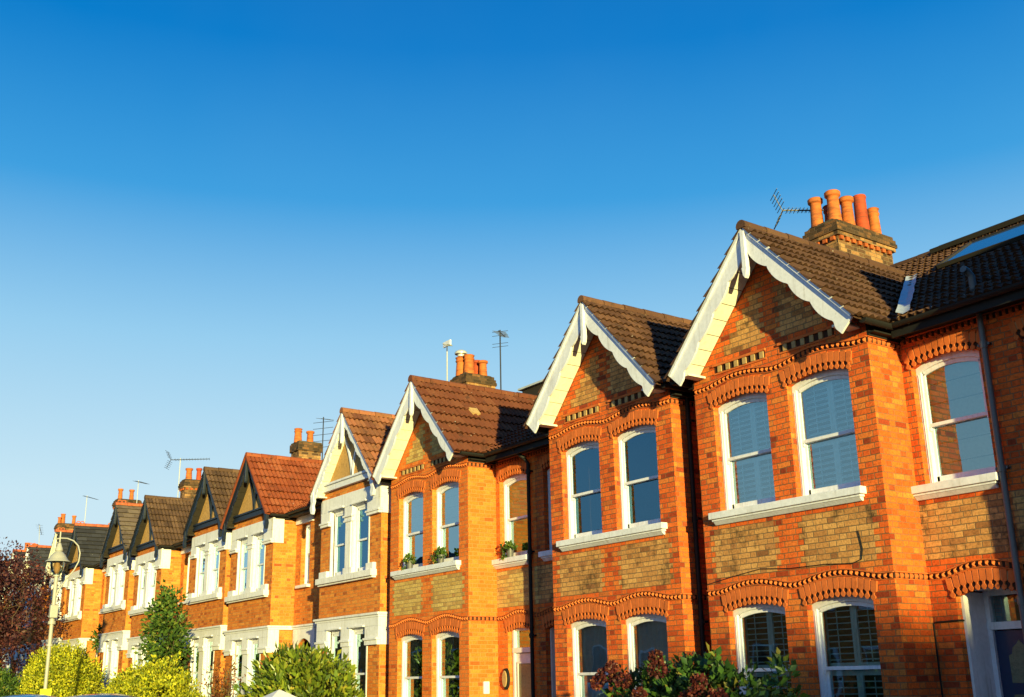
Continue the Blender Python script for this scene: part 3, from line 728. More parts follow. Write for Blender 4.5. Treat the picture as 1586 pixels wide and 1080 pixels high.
    if doormat=='door':
        pts=[(m-pw,1.55),(m+pw,1.55),(m+pw,1.86),(m+pw*.72,1.88),(m+pw*.6,1.95),(m+pw*.25,1.99),(m,2.04),(m-pw*.25,1.99),(m-pw*.6,1.95),(m-pw*.72,1.88),(m-pw,1.86)]
        g.prism(pts,yy-.01,yy-.002); g.box(m-pw,m+pw,yy-.010,yy-.002,1.02,1.42)
        g.build('door_pane','obscure',dd)
        k=MB(); k.lathe((0,0,0),[(.0,0),(.02,0),(.018,.02),(.03,.035),(.032,.055),(.02,.07),(0,.072)],12)
        k.v=[(a+.07+v[0],yy-v[2],1.12+v[1]) for v in k.v]; k.build('door_knob','brass',dd,smooth=True)
    else:
        g.box(m-.2,m+.2,yy-.02,yy-.003,1.0,1.96); g.build('door_pane','obscure',dd)
        k=MB(); k.box(m-.25,m+.25,yy-.03,yy,1.97,2.0); k.box(m-.25,m-.21,yy-.03,yy,.95,1.97); k.box(m+.21,m+.25,yy-.03,yy,.95,1.97); k.build('door_moulding','floorw',dd)
    # roof and gable
    rf=roofs(H,xl,xr,cx,side,ez,zap,zend,hs,yb,roofmat,'pan2',ry,rz,.24,.235 if name!='C' else .30,roofmat)
    barge(H,cx,yb,F0,zap,zend,hs,'white','soffit','scallop')
    gb=MB(); zg=ez+.0
    xe=X(hs+.03); a,b=sorted((xe,party)); ye=R0-.37
    gutter(gb,(a,ye,zg),(b,ye,zg)); gb.box(a,b,ye+.05,ye+.08,zg-.16,zg+.02); gb.box(a,b,ye+.08,R0,zg-.10,zg-.08); gb.build('gutter','black',H)
    for s in (-1,1):
        gb=MB(); xx=cx+s*(hs+.065); gutter(gb,(xx,yb+.10,zend-.03),(xx,ye+.06,zend-.03)); gb.box(cx+s*(hw+.002),cx+s*(hw+.035),F0+.003,R0,zend-.17,zend+.0)
        gb.box(cx+s*(hw+.036),cx+s*(hs+.02),F0-.0,R0,zend-.14,zend-.12)
        gb.build('gutter','black',H)
    if pipe: downpipe(H,X(2.74),R0-.06,0.05,ez-.03,pipe,swan=(-.10,-.28) if name=='C' else None)
    return H,rf

def house_stone(cx,side,party,slot,dz,label,roofmat,kind,trim,soff,crest=False,cov=('curtains','curtain'),capmat=None,tw=.24,rh=.31,recw=True,hw=1.53,edge=None,brickm='org'):
    H=empty('terraced_house',(cx,R0,dz)); tag(H,label,'house','red brick terraced houses in the row')
    X=lambda o: cx+side*o
    def span(a,b): return tuple(sorted((X(a),X(b))))
    ez,zap,zend,hs=6.03+dz,7.80+dz,6.02+dz,1.62; yb=10.85; ry,rz=15.2,8.2+dz
    W=[]
    for a,b in ((-.95,-.20),(.20,.95)):
        x0,x1=span(a,b); W.append((x0,x1,4.04+dz,5.60+dz,0)); W.append((x0,x1,.90+dz,2.84+dz,0))
    rw=span(1.86,2.40) if abs(party-cx)>2.7 else span(1.8,2.3); dr=span(1.85,2.75)
    rec=[(rw[0],rw[1],4.13+dz,5.74+dz,0),(dr[0],dr[1],.18+dz,2.60+dz,.18)]
    xl,xr=sorted((party,slot))
    body(H,xl,xr,cx,hw,side,ez,zap,W,rec,party,slot,brickm,gz(cx),ry,rz,reveal=.055)
    sb=MB(); P=.055; Z=lambda v:v+dz
    xL,xR=cx-hw,cx+hw
    def bx(a,b,z0,z1,p=P,y=F0,back=.0): sb.box(a,b,y-p,y+back+.001,Z(z0),Z(z1))
    # upper surround
    bx(xL+.12,xR+.06,5.60,5.915,P); 
    for s in (-1,1):
        xa,xb=sorted((cx+s*.95,cx+s*(hw+.06 if s*side>0 or True else hw))); 
        if s<0: xa=xL+.08
        bx(xa,xb,5.36,5.599,P); bx(xa+.0,xb-.0,5.315,5.359,P+.055); bx(xa+.02,xb-.02,5.255,5.314,P+.03)
        if True:        # wraps round the side
            x0=cx+s*hw; a,b=sorted((x0,x0+s*.062))
            sb.box(a,b,F0+.002,F0+.26,Z(5.255),Z(5.915))
    # jambs, mullion with capital
    for s in (-1,1):
        xi=cx+s*.95; sb.box(xi-.004 if s>0 else xi-.05,xi+.05 if s>0 else xi+.004,F0-.012,F0+.054,Z(4.06),Z(5.60))
    bx(cx-.198,cx+.198,4.20,5.24,.02); bx(cx-.14,cx+.14,4.2,5.24,.045)
    bx(cx-.22,cx+.22,5.24,5.29,.07); bx(cx-.20,cx+.20,5.29,5.60,.05); bx(cx-.235,cx+.235,5.35,5.40,.085); bx(cx-.22,cx+.22,4.045,4.2,.05)
    sb.box(cx-.205,cx+.205,F0,F0+.17,Z(4.05),Z(5.6))
    for a,b in ((-.95,-.20),(.20,.95)):
        x0,x1=cx+a,cx+b; sb.box(x0+.01,x1-.01,F0-.10,F0-.055,Z(5.60),Z(5.64)); sb.box(x0,x1,F0+.0,F0+.054,Z(5.585),Z(5.61))
    # sill with end blocks
    sb.box(xL+.06,xR-.17,F0-.15,F0+.15,Z(3.91),Z(4.045)); sb.box(xL+.09,xR-.20,F0-.10,F0,Z(3.87),Z(3.909))
    sb.box(xL+.12,xL+.53,F0-.09,F0,Z(4.046),Z(4.20)); sb.box(xR-.53,xR-.20,F0-.09,F0,Z(4.046),Z(4.20))
    # band at first-floor level
    for (z0,z1,p) in ((3.075,3.125,.10),(3.025,3.074,.065)):
        sb.box(xL-p,xR+p,F0-p,F0,Z(z0),Z(z1))
        for s in (-1,1):
            a,b=sorted((cx+s*hw,cx+s*(hw+p))); sb.box(a,b,F0+.001,R0,Z(z0),Z(z1))
        a,b=sorted((X(hw+p+.001),party)); sb.box(a,b,R0-p,R0,Z(z0),Z(z1))
    # ground-floor surround
    bx(xL+.02,xR+.05,2.84,3.024,P)
    for s in (-1,1):
        xa,xb=sorted((cx+s*.95,cx+s*(hw+.05)))
        if s<0: xa=xL+.02
        bx(xa,xb,2.60,2.839,P); bx(xa,xb,2.55,2.599,P+.05); bx(xa+.02,xb-.02,2.45,2.549,P+.02)
        x0=cx+s*hw; a,b=sorted((x0,x0+s*.052)); sb.box(a,b,F0+.002,F0+.24,Z(2.45),Z(3.024))
        xi=cx+s*.95; sb.box(xi-.004 if s>0 else xi-.05,xi+.05 if s>0 else xi+.004,F0-.012,F0+.054,Z(.9),Z(2.84))
    bx(cx-.198,cx+.198,.92,2.45,.03); bx(cx-.22,cx+.22,2.45,2.84,.06); bx(cx-.24,cx+.24,2.55,2.6,.09); sb.box(cx-.205,cx+.205,F0,F0+.17,Z(.92),Z(2.84))
    for a,b in ((-.95,-.20),(.20,.95)):
        x0,x1=cx+a,cx+b; sb.box(x0+.01,x1-.01,F0-.10,F0-.055,Z(2.84),Z(2.88)); sb.box(x0,x1,F0,F0+.054,Z(2.825),Z(2.85))
    sb.box(xL+.06,xR-.1,F0-.13,F0+.15,Z(.80),Z(.92))
    # recess lintel, sill, porch head
    a,b=span(1.58,2.62) if abs(party-cx)>2.7 else span(1.56,2.5); sb.box(a,b,R0-.06,R0,Z(5.745),Z(6.0))
    sb.box(rw[0]-.10,rw[1]+.10,R0-.10,R0+.1,Z(4.06),Z(4.135))
    a=min(dr[0],dr[1])-.22; b=dr[1]+.2; lo,hi=sorted((X(hw+.06),party)); a=max(a,lo); b=min(b,hi)
    A=arc(dr[0],dr[1],Z(2.60),.18,12)
    sb.strip(A,[(x,Z(3.024)) for x,_ in A],R0-.05,R0); 
    sb.box(a,dr[0],R0-.05,R0,Z(2.35),Z(3.024)); sb.box(dr[1],b,R0-.05,R0,Z(2.35),Z(3.024))
    for q in A[:-1]: pass
    sb.build('stone_surround','stone',H,bevel=.006)
    # windows
    ws=sorted([w for w in W if w[2]>3+dz]); gs=sorted([w for w in W if w[2]<3+dz])
    for w_ in ws: window(H,w_[0]+.045,w_[1]-.045,w_[2],w_[3],0,F0+.055,cov[0],mid=Z(4.78),jw=.038,shallow=True)
    for w_ in gs: window(H,w_[0]+.045,w_[1]-.045,w_[2],w_[3],0,F0+.055,cov[1],mid=Z(1.86),jw=.038,shallow=True)
    window(H,rw[0],rw[1],4.13+dz,5.74+dz,0,R0+.12,'blind',mid=Z(4.95),jw=.045)
    d=MB(); d.box(dr[0],dr[1],R0+.7,R0+.76,Z(.18),Z(2.8)); d.build('door','navy' if trim!='white' else 'dark',H)
    # gable: pebbledash, beam, curved struts
    gb=MB(); k=(zap-.10-ez)/hw; y=F0-.012
    zb=Z(6.27); hwz=(zap-.1-zb)/k
    gb.prism([(cx-hwz+.02,zb),(cx+hwz-.02,zb),(cx,zap-.12)],y,F0+.02); gb.build('render_panel','render',H)
    tb=MB(); hb=(zap-.1-Z(6.17))/k
    tb.box(cx-hb-.02,cx+hb+.02,F0-.10,F0,Z(6.10),Z(6.27)); tb.box(cx-hb+.06,cx+hb-.06,F0-.14,F0-.101,Z(6.235),Z(6.285)); 
    for s in (-1,1):
        lo=[];hi=[]
        for i in range(13):
            t=i/12; x=cx+s*(.10+.33*math.sin(t*PI*.5)*(1-.0*t)) ; z=zb+.02+ t*1.05
            xx=cx+s*(.42*(1-t)**.0*math.sin(PI*(1-t)*.5)); 
            lo.append((xx-.032,z)); hi.append((xx+.032,z))
        # lancet: two struts springing from the beam centre outwards
        V_=[]
        for i in range(13):
            t=i/12; off=s*.42*(t**1.7); V_.append((cx+.12+off,zb+t*1.0))
        V_=[p for p in V_ if abs(p[0]-cx)<(zap-.1-p[1])/k-.0]
        if len(V_)>2: tb.strip([(p[0]-.035,p[1]) for p in V_],[(p[0]+.035,p[1]) for p in V_],F0-.055,F0-.013)
    tb.build('gable_timber',trim if trim!='darkwhite' else 'white',H,bevel=.003)
    rf=roofs(H,xl,xr,cx,side,ez,zap,zend,hs,yb,roofmat,kind,ry,rz,tw,rh,capmat or roofmat,crest=crest)
    barge(H,cx,yb,F0,zap,zend,hs,trim,soff,'carved')
    if edge:
        eb=MB()
        for s in (-1,1): eb.bar((cx,yb-.05,zap+.05),(cx+s*(hs+.05),yb-.05,zend-.02),.05,.05)
        eb.build('verge_tiles',edge,H)
    gb=MB(); a,b=sorted((X(hs+.03),party)); ye=R0-.37
    gutter(gb,(a,ye,ez),(b,ye,ez)); gb.box(a,b,ye+.05,ye+.08,ez-.12,ez+.02); gb.box(a,b,ye+.08,R0,ez-.10,ez-.08); gb.build('gutter','black',H)
    for s in (-1,1):
        gb=MB(); xx=cx+s*(hs+.065); gutter(gb,(xx,yb+.06,zend-.03),(xx,ye+.06,zend-.03)); gb.box(cx+s*(hw+.002),cx+s*(hw+.035),F0+.003,R0,zend-.15,zend)
        gb.box(cx+s*(hw+.036),cx+s*(hs+.02),F0,R0,zend-.13,zend-.11)
        gb.build('gutter','black',H)
    return H,rf

# ---------------------------------------------------------------- the row
PT=lambda x,y,k='bell',s=1.0,m='pot':(x,y,k,s,m)
HZ,rZ=house_arched('Z',-3.80,-1,-6.69,-1.98,'brick house at the right edge of the photo, with a skylight in its tiled roof','tA',('blind','blind','blind','blind','blind'),pipe=False)
HA,rA=house_arched('A',-9.58,1,-6.69,-11.40,'nearest gabled brick house, with louvred shutters in its bay and a navy front door','tA',('shutter','shutter','shutter_open','shutter_open','blind'),pipe='grey')
chimney(HA,-11.74,-11.08,14.82,16.36,6.5,9.44,[PT(-11.22,14.98,'bell',.96),PT(-11.22,15.36,'bell',.92),PT(-11.22,15.76,'tall',.84,'pot2'),PT(-11.22,16.12,'roll',.82),PT(-11.56,14.92,'bell',.92),PT(-11.56,15.3,'roll',.8,'pot2'),PT(-11.6,15.7,'bell',.7)])
fl=MB()        # lead valley
a=Vector((-7.60,R0-.50,5.86)); b=Vector((-9.22,14.02,7.45)); d=(b-a); sd=Vector((.30,0,.02))
n=16; vs=[]
for i in range(n+1):
    p=a+d*(i/n); wv=random.uniform(-.012,.012); vs+=[p+Vector((-.08,0,.16+wv)),p+Vector((.02,0,.11)),p+Vector((.12+wv,0,.13)),]
fl.add(vs,[(3*i+k,3*i+k+1,3*i+k+4,3*i+k+3) for i in range(n) for k in (0,1)]); fl.build('valley_flashing','lead',HA,o=Vector((-9.58,R0,0)),smooth=True)
HB,rB=house_arched('B',-13.21,-1,-16.10,-11.40,'gabled brick house second from the right, its bare bay windows reflecting deep blue sky','tB',('dark','dark','net','net','curtain'),'floorw',pipe=False)
HC,rC=house_arched('C',-18.97,1,-16.10,-20.76,'bright orange brick house with potted plants on its upper sills and a white roof vent','tC',('halfblind','halfblind','curtain','curtain','halfblind'),'floorw','stock2','red2',pipe='black',deep=.02)
chimney(HC,-21.14,-20.44,13.02,13.74,6.8,8.62,[PT(-20.86,13.12,'roll',.72),PT(-20.6,13.18,'roll',.72),PT(-20.84,13.55,'bell',.72,'pot2'),PT(-20.58,13.56,'bell',.62)])
ORG0[0]=Vector((-13.21,R0,0)); downpipe(HB,-11.62,11.42,.05,5.85,'black')
ORG0[0]=Vector((-18.97,R0,0))
cwl=MB(); cwl.lathe((-20.86,13.12,8.62+.50),[(.085,0),(.085,.05),(.15,.06),(.155,.09),(.13,.13),(.07,.16),(0,.17)],18); cwl.build('chimney_cowl','pale_metal',HC,smooth=True)
vt=MB(); vt.box(-.09,.09,-.13,.13,.0,.05); vt.prism([(-.13,.05),(.13,.05),(.10,.11),(-.10,.11)],-.09,.09,axis='x')
vt.v=[(-18.30+v[0]*.7-v[2]*-.66, 11.80+v[1], 6.99+v[2]*.75-v[0]*.75) for v in vt.v]; vt.build('roof_vent','cream',HC)
HD,rD=house_stone(-22.49,-1,-25.5,-20.76,0.0,'house with white scalloped bargeboards and white painted stone around its bay windows','tD','pan2','white','soffit',cov=('dark','curtain'))
HE,rE=house_stone(-28.50,1,-25.5,-30.24,0.0,'stone-trimmed house with a bright orange tiled gable and dark blue bargeboards','tE','pan2','navy','dark',cov=('halfblind','curtain'),edge='tE')
chimney(HE,-30.62,-30.03,13.05,13.78,6.8,8.80,[PT(-30.3,13.12,'roll',.68),PT(-30.3,13.52,'bell',.66)],corb=False)
HF,rF=house_stone(-31.95,-1,-34.95,-30.24,.18,'stone-trimmed house with an olive tiled gable, left of the orange tiled one','tF','pan2','navy','dark',cov=('curtain','curtain'))
HG,rG=house_stone(-37.98,1,-34.95,-39.88,.18,'stone-trimmed house with a grey-brown tiled gable, its bay behind a tall bush','tF','pan2','navy','dark',cov=('curtain','halfblind'))
chimney(HG,-40.15,-39.6,12.72,13.5,6.8,9.10,[PT(-39.82,12.9,'bell',.72),PT(-39.82,13.28,'bell',.78,'pot2')])
HH,rH=house_stone(-41.74,-1,-44.86,-39.88,.47,'stone-trimmed house with a brown slate gable and a red crested ridge','tH','slate','navy','dark',crest='sparse',capmat='ridge_red',tw=.42,rh=.24,cov=('curtain','curtain'))
HI,rI=house_stone(-47.95,1,-44.86,-49.7,.45,'stone-trimmed house with a dark slate gable, right of the cream bargeboards','tI','slate','navy','dark',crest='sparse',capmat='ridge_red',tw=.42,rh=.24)
chimney(HI,-50.1,-49.45,12.9,13.9,6.8,9.78,[PT(-49.75,13.05,'bell',.8),PT(-49.75,13.55,'bell',.8)])
HJ,rJ=house_stone(-51.45,-1,-54.4,-49.7,.60,'stone-trimmed house with cream bargeboards, behind the street lamp','tI','slate','soffit','soffit',crest='sparse',capmat='ridge_red',tw=.42,rh=.24)
HK,rK=house_stone(-57.35,1,-54.4,-59.2,.55,'slate-roofed brick house partly hidden by the purple-leaved tree, left of the cream gable','tI','slate','white','soffit',crest='sparse',capmat='ridge_red',tw=.42,rh=.24)
chimney(HK,-59.6,-59.0,12.5,13.6,6.8,9.85,[PT(-59.3,12.75,'tall',.62),PT(-59.3,13.3,'bell',.75),PT(-59.1,12.55,'bell',.5)])
HL,rL=house_stone(-60.95,-1,-63.9,-59.2,.7,'slate-roofed house behind the purple-leaved tree, second from the far end','tI','slate','white','soffit',capmat='ridge_red',tw=.42,rh=.24)
HM,rM=house_stone(-66.8,1,-63.9,-68.6,.7,'farthest house of the row, only its chimney pots showing above the purple tree','tI','slate','white','soffit',capmat='ridge_red',tw=.42,rh=.24)
chimney(HM,-68.9,-68.3,12.6,13.6,6.8,9.0,[PT(-68.5,12.9,'tall',1.05),PT(-68.5,13.35,'tall',1.0)])
# skylight and pipe on the right-hand roof, dark soil pipe
ORG0[0]=Vector((-3.80,R0,0))
rfv=Vector((0,15.5-11.42,8.40-5.93)).normalized(); nv=Vector((0,-rfv.z,rfv.y))
def onroof(x,y,h=0): return Vector((x,y,5.93+(y-11.42)*(8.40-5.93)/(15.5-11.42)))+nv*h
sk=MB(); A=[(-8.62,13.85),(-5.9,13.85),(-5.9,14.85),(-8.62,14.85)]
for i in range(4):
    p=onroof(*A[i],.09); q=onroof(*A[(i+1)%4],.09); sk.bar(p,q,.05,.06,upv=nv)
sf=sk.build('skylight','dark',HZ,bevel=.004)
g=MB(); g.add([onroof(x,y,.10) for x,y in A],[(0,1,2,3)])
G1=G('skylight_glass'); G1.fin((.03,.09,.20),.03,1.0); g.build('skylight_pane',G1.m,sf)
rt_=MB(); rt_.bar(onroof(-6.69,15.42,.10)-Vector((2.9,0,0)),onroof(-1.98,15.42,.10),.30,.05,upv=nv); rt_.bar(onroof(-9.6,15.30,.12),onroof(-1.98,15.30,.12),.05,.07,upv=nv); rt_.build('ridge_flashing','dark',HZ)
sp=MB(); c=onroof(-6.95,11.83,0); sp.tube([c,c+Vector((0,0,.20)),c+Vector((-.02,-.06,.27)),c+Vector((-.02,-.13,.28))],.045,10); sp.build('vent_pipe','grey',HZ,smooth=True)
# rear dormer seen between C and B
ORG0[0]=Vector((-18.97,R0,0)); dm=MB(); dm.box(-20.3,-17.2,14.5,16.8,7.6,8.34,0); dm.box(-20.38,-17.12,14.42,16.9,8.345,8.39,1); dm.build('dormer',['dark','lead'],HC)

# cable and small fittings on house A
ORG0[0]=Vector((-9.58,R0,0))
cb=MB(); cb.tube([(-8.02,R0-.012,.3),(-8.02,R0-.012,2.245),(-7.98,R0-.012,2.26),(-7.69,R0-.012,2.268),(-7.685,R0+.1,2.27),(-7.67,R0+.5,2.275)],.0115,6)
cb.build('cable','black',HA); cb=MB(); cb.tube([(-11.12,F0-.01,2.93),(-10.6,F0-.02,3.0),(-10.1,F0-.012,3.06),(-9.6,F0-.012,3.02),(-9.0,F0-.012,3.02),(-8.60,F0-.012,2.99),(-8.46,F0-.012,3.03),(-8.43,F0-.012,3.15),(-8.45,F0-.012,3.28),(-8.47,F0-.012,3.38)],.006,6)
cb.build('cable','black',HA)
# ---------------------------------------------------------------- ground
def strip_ground(name,y0,y1,z,mat,xa=40,xb=-420,th=None):
    mb=MB(); xs=[xa]+[x for x in range(20,-70,-6)]+[-100,xb]
    for i in range(len(xs)-1):
        a,b=xs[i],xs[i+1]
        mb.quad((b,y0,gz(b)+z),(a,y0,gz(a)+z),(a,y1,gz(a)+z),(b,y1,gz(b)+z))
        if th: mb.quad((b,y0,gz(b)+z-th),(a,y0,gz(a)+z-th),(a,y0,gz(a)+z),(b,y0,gz(b)+z))
        if th: mb.quad((a,y1,gz(a)+z-th),(b,y1,gz(b)+z-th),(b,y1,gz(b)+z),(a,y1,gz(a)+z))
    ORG0[0]=Vector((0,0,0)); return tag(mb.build(name,mat),kind='structure')
M['asphalt']=plain('asphalt',(.05,.05,.052),.9,.2,.4,9,.01); M['slab']=plain('paving',(.26,.24,.21),.85,.2,.4,5,.004)
M['kerb']=plain('kerb_stone',(.32,.31,.29),.8,.2,.4,6); M['soil']=plain('garden_soil',(.09,.065,.04),.95,.1,.5,8,.02); M['lawn']=plain('far_ground',(.06,.08,.03),.95,.1,.5,.5,.02)
g=MB(); g.quad((-900,-600,-.30),(600,-600,-.30),(600,900,-.30),(-900,900,-.30)); ORG0[0]=Vector((0,0,0)); tag(g.build('ground','lawn'),kind='structure')
strip_ground('road',-.9,6.4,-.10,'asphalt'); strip_ground('kerb',6.4,6.55,.02,'kerb',th=.2); strip_ground('pavement',6.554,8.5,.016,'slab'); strip_ground('front_gardens',8.5,22,.03,'soil')
strip_ground('kerb',-1.05,-.9,.02,'kerb',th=.2); strip_ground('pavement',-4,-1.054,.016,'slab')
M['wallbrick']=brick('garden_wall_brick',ORG,(.42,.30,.18),.5)
gl=[(-6.69,-11.4,'brick garden wall in front of the nearest gabled house'),(-11.4,-16.1,'brick garden wall behind the red-brown hydrangea'),(-16.1,-20.76,'brick garden wall in front of the bright orange house'),(-20.76,-25.5,'brick garden wall below the laurel bush'),
    (-25.5,-30.24,'brick garden wall in front of the orange tiled gable'),(-30.24,-34.95,'brick garden wall in front of the tall bush'),(-34.95,-39.88,'brick garden wall below the yellow-green privet'),(-39.88,-44.86,'brick garden wall beside the lamp post'),(-44.86,-49.7,'brick garden wall at the far yellow privet'),(-49.7,-54.4,'brick garden wall beside the purple-leaved tree')]
for a,b,lab in gl:
    W_=empty('garden_wall',((a+b)/2,8.6,0)); tag(W_,lab,'garden wall','low brick garden walls along the pavement'); m=MB(); z=gz(a)
    m.box(b+.35,a-1.25,8.5,8.72,-.05,z+.62); m.build('wall','wallbrick',W_); c=MB(); c.box(b+.33,a-1.23,8.47,8.75,z+.621,z+.70); c.build('coping','kerb',W_)
    p=MB(); p.box(b+.01,b+.33,8.45,8.77,-.05,z+.95); p.box(a-1.23,a-.92,8.45,8.77,-.05,z+.95); p.build('pier','wallbrick',W_)
# white pyramid-capped gate pier
def pier(x,y,zt):
    P=empty('gate_pier',(x,y,0)); tag(P,'white painted gate pier with a pyramid cap below the laurel bush','gate pier')
    m=MB(); m.box(x-.24,x+.24,y-.24,y+.24,0,zt-.26); m.build('shaft','stone',P,bevel=.01)
    m=MB(); h=.33; m.box(x-h,x+h,y-h,y+h,zt-.26,zt-.19)
    m.add([(x-h,y-h,zt-.189),(x+h,y-h,zt-.189),(x+h,y+h,zt-.189),(x-h,y+h,zt-.189),(x,y,zt)],[(0,1,4),(1,2,4),(2,3,4),(3,0,4)]); m.build('cap','stone',P)
pier(-19.15,8.12,1.59)
# pot plants, house fittings
M['leafA']=None
# ---------------------------------------------------------------- foliage
def leafmat(name,cols,trans=.35,rough=.55,spec=.35):
    g=G(name); nt=g.nt
    c=g.ramp(g.isl,cols); c=g.mix(1.0,c,g.ramp(g.noise(g.pos,1.6,3),[(.3,.65),(.7,1.25)]),'MULTIPLY')
    g.fin(c,rough,spec)
    t=nt.nodes.new('ShaderNodeBsdfTranslucent'); nt.links.new(c,t.inputs[0]); m=nt.nodes.new('ShaderNodeMixShader'); m.inputs[0].default_value=trans
    nt.links.new(g.b.outputs[0],m.inputs[1]); nt.links.new(t.outputs[0],m.inputs[2]); nt.links.new(m.outputs[0],g.o.inputs[0]); return g.m
M['laurel']=leafmat('laurel_leaf',[(0,(.06,.10,.015)),(.5,(.14,.20,.02)),(.85,(.26,.30,.03)),(1,(.36,.30,.05))],.3,.35,.5)
M['privet']=leafmat('golden_privet_leaf',[(0,(.08,.12,.01)),(.3,(.26,.30,.015)),(.7,(.50,.48,.02)),(1,(.66,.58,.03))],.35)
M['green']=leafmat('green_leaf',[(0,(.03,.07,.012)),(.6,(.07,.14,.02)),(.92,(.14,.20,.03)),(1,(.30,.25,.04))],.35)
M['hydr']=leafmat('hydrangea_leaf',[(0,(.018,.05,.012)),(.5,(.035,.09,.018)),(.9,(.07,.15,.025)),(1,(.20,.17,.03))],.3,.45,.4)
M['flower']=leafmat('hydrangea_flower',[(0,(.04,.008,.010)),(.5,(.09,.015,.016)),(.88,(.15,.03,.022)),(1,(.28,.12,.05))],.25)
M['purple']=leafmat('purple_leaf',[(0,(.035,.012,.018)),(.5,(.07,.022,.028)),(.85,(.12,.035,.035)),(1,(.20,.05,.04))],.3)
M['rust']=leafmat('rusty_leaf',[(0,(.12,.03,.015)),(.6,(.24,.07,.02)),(1,(.16,.14,.03))],.3)
def leaves(name,mat,parent,pts,nrm,size,org,ar=.5,jit=.6,fold=.25):
    """pts Nx3 leaf bases, nrm Nx3 outward directions; every leaf a folded pointed blade of two triangles pairs"""
    n=len(pts); sz=size*(1+rng.uniform(-.35,.35,n))[:,None]
    d=nrm+rng.normal(0,jit,(n,3)); d/=np.linalg.norm(d,axis=1)[:,None]+1e-9
    r=rng.normal(0,1,(n,3)); s=np.cross(d,r); s/=np.linalg.norm(s,axis=1)[:,None]+1e-9
    f=np.cross(s,d)
    b=pts; t=pts+d*sz; m=pts+d*sz*.48
    l=m-s*sz*ar*.5+f*sz*fold*.3; rr=m+s*sz*ar*.5+f*sz*fold*.3
    V_=np.stack([b,l,t,rr,m*1.0-f*0],axis=1).reshape(-1,3)-np.array(org)
    base=(np.arange(n)*5)[:,None]
    F=np.concatenate([base+np.array([[0,4,1]]),base+np.array([[1,4,2]]),base+np.array([[0,3,4]]),base+np.array([[3,2,4]])],axis=1).reshape(-1,3)
    me=bpy.data.meshes.new(name); me.vertices.add(len(V_)); me.vertices.foreach_set('co',V_.ravel())
    me.loops.add(F.size); me.loops.foreach_set('vertex_index',F.ravel().astype(np.int32))
    me.polygons.add(len(F)); me.polygons.foreach_set('loop_start',(np.arange(len(F))*3).astype(np.int32)); me.polygons.foreach_set('loop_total',np.full(len(F),3,np.int32))
    me.update(); me.validate(); me.materials.append(M[mat]); ob=bpy.data.objects.new(name,me); COL.objects.link(ob); ob.parent=parent; return ob
def clumps(c,rad,nc,cr,npl,up=.0,shell=.75,zmin=None,inner=0.15):
    """points and outward normals of leaves arranged in clumps over an ellipsoid"""
    c=np.array(c);rad=np.array(rad); P=[];D=[]
    for i in range(nc):
        v=rng.normal(0,1,3); v/=np.linalg.norm(v)
        rr=shell+(1-shell)*rng.random() if rng.random()>inner else rng.random()*shell
        cc=c+v*rad*rr
        if zmin is not None and cc[2]<zmin: continue
        k=int(npl*rng.uniform(.6,1.3)); q=rng.normal(0,1,(k,3)); q/=np.linalg.norm(q,axis=1)[:,None]; q*=(rng.random(k)**.4)[:,None]
        cs=cr*rng.uniform(.6,1.35)
        P.append(cc+q*cs); D.append(q*.7+v*.6+np.array([0,0,up]))
    return np.concatenate(P),np.concatenate(D)
def bush(name,label,cat,c,rad,mat,size,nc,cr,npl,org=None,stems=6,up=.2,ar=.5,extra=None,jit=.6,group=None,shell=.75):
    z0=gz(c[0]); H=empty(name,(c[0],c[1],z0)); tag(H,label,cat,group); og=(c[0],c[1],z0)
    P,D=clumps(c,rad,nc,cr,npl,up,shell)
    if extra:
        for e in extra:
            p,d=clumps(*e[:2],*e[2:]); P=np.concatenate([P,p]);D=np.concatenate([D,d])
    k=P[:,2]>z0; leaves('foliage',mat,H,P[k],D[k],size,og,ar,jit)
    m=MB()
    for i in range(stems):
        a=rng.uniform(0,2*PI); r=rng.uniform(.1,.7); q=Vector((c[0]+math.cos(a)*rad[0]*r,c[1]+math.sin(a)*rad[1]*r,c[2]+rad[2]*rng.uniform(.2,.75)))
        b=Vector((c[0]+rng.uniform(-.15,.15),c[1]+rng.uniform(-.1,.1),z0-.02)); mid=b.lerp(q,.5)+Vector((rng.uniform(-.1,.1),rng.uniform(-.1,.1),.1))
        m.tube([b,mid,q],[.03,.02,.006],6)
    m.build('stems','bark',H); return H
bush('laurel_bush','glossy green laurel bush in front of the white-gabled house, above the gate pier','bush',(-21.45,9.55,1.15),(1.75,.95,1.18),'laurel',.165,420,.26,28,ar=.42,up=.3)
bush('privet_hedge','golden privet bush under the tall green bush','hedge',(-30.4,9.15,.95),(3.9,.75,1.22),'privet',.08,700,.22,52,up=.6,ar=.5,jit=.8,extra=[((-30.4,9.15,1.05),(3.7,.6,1.36),110,.10,16,1.2),((-29,9.15,1.3),(1.6,.5,1.15),90,.13,20,1.2)])
bush('privet_hedge','tall golden privet bush behind the lamp post','hedge',(-41.4,9.3,1.45),(4.3,.95,1.60),'privet',.09,760,.26,52,up=.5,jit=.8,extra=[((-41.4,9.3,1.6),(4.0,.8,1.72),130,.12,16,1.2),((-43,9.3,2.0),(1.9,.6,1.3),90,.16,20,1.2)])
bush('tall_bush','tall dark green bush rising to the upper bay window above the golden privet','bush',(-31.7,9.9,2.5),(1.15,.40,1.75),'green',.13,190,.30,26,up=-.1,ar=.55,stems=9,
     extra=[((-31.9,9.9,4.0),(.35,.2,.5),22,.13,12,.3)])
bush('green_bush','dark green bush at the lower left corner under the purple-leaved tree','bush',(-45.5,7.9,1.1),(3.4,.8,1.25),'green',.11,420,.30,40,up=.2)
bush('rusty_shrub','thin rust-leaved shrub between the golden privet and the laurel bush','shrub',(-26.2,9.6,1.3),(1.0,.5,1.15),'rust',.07,110,.16,14,stems=12,ar=.5,shell=.3)
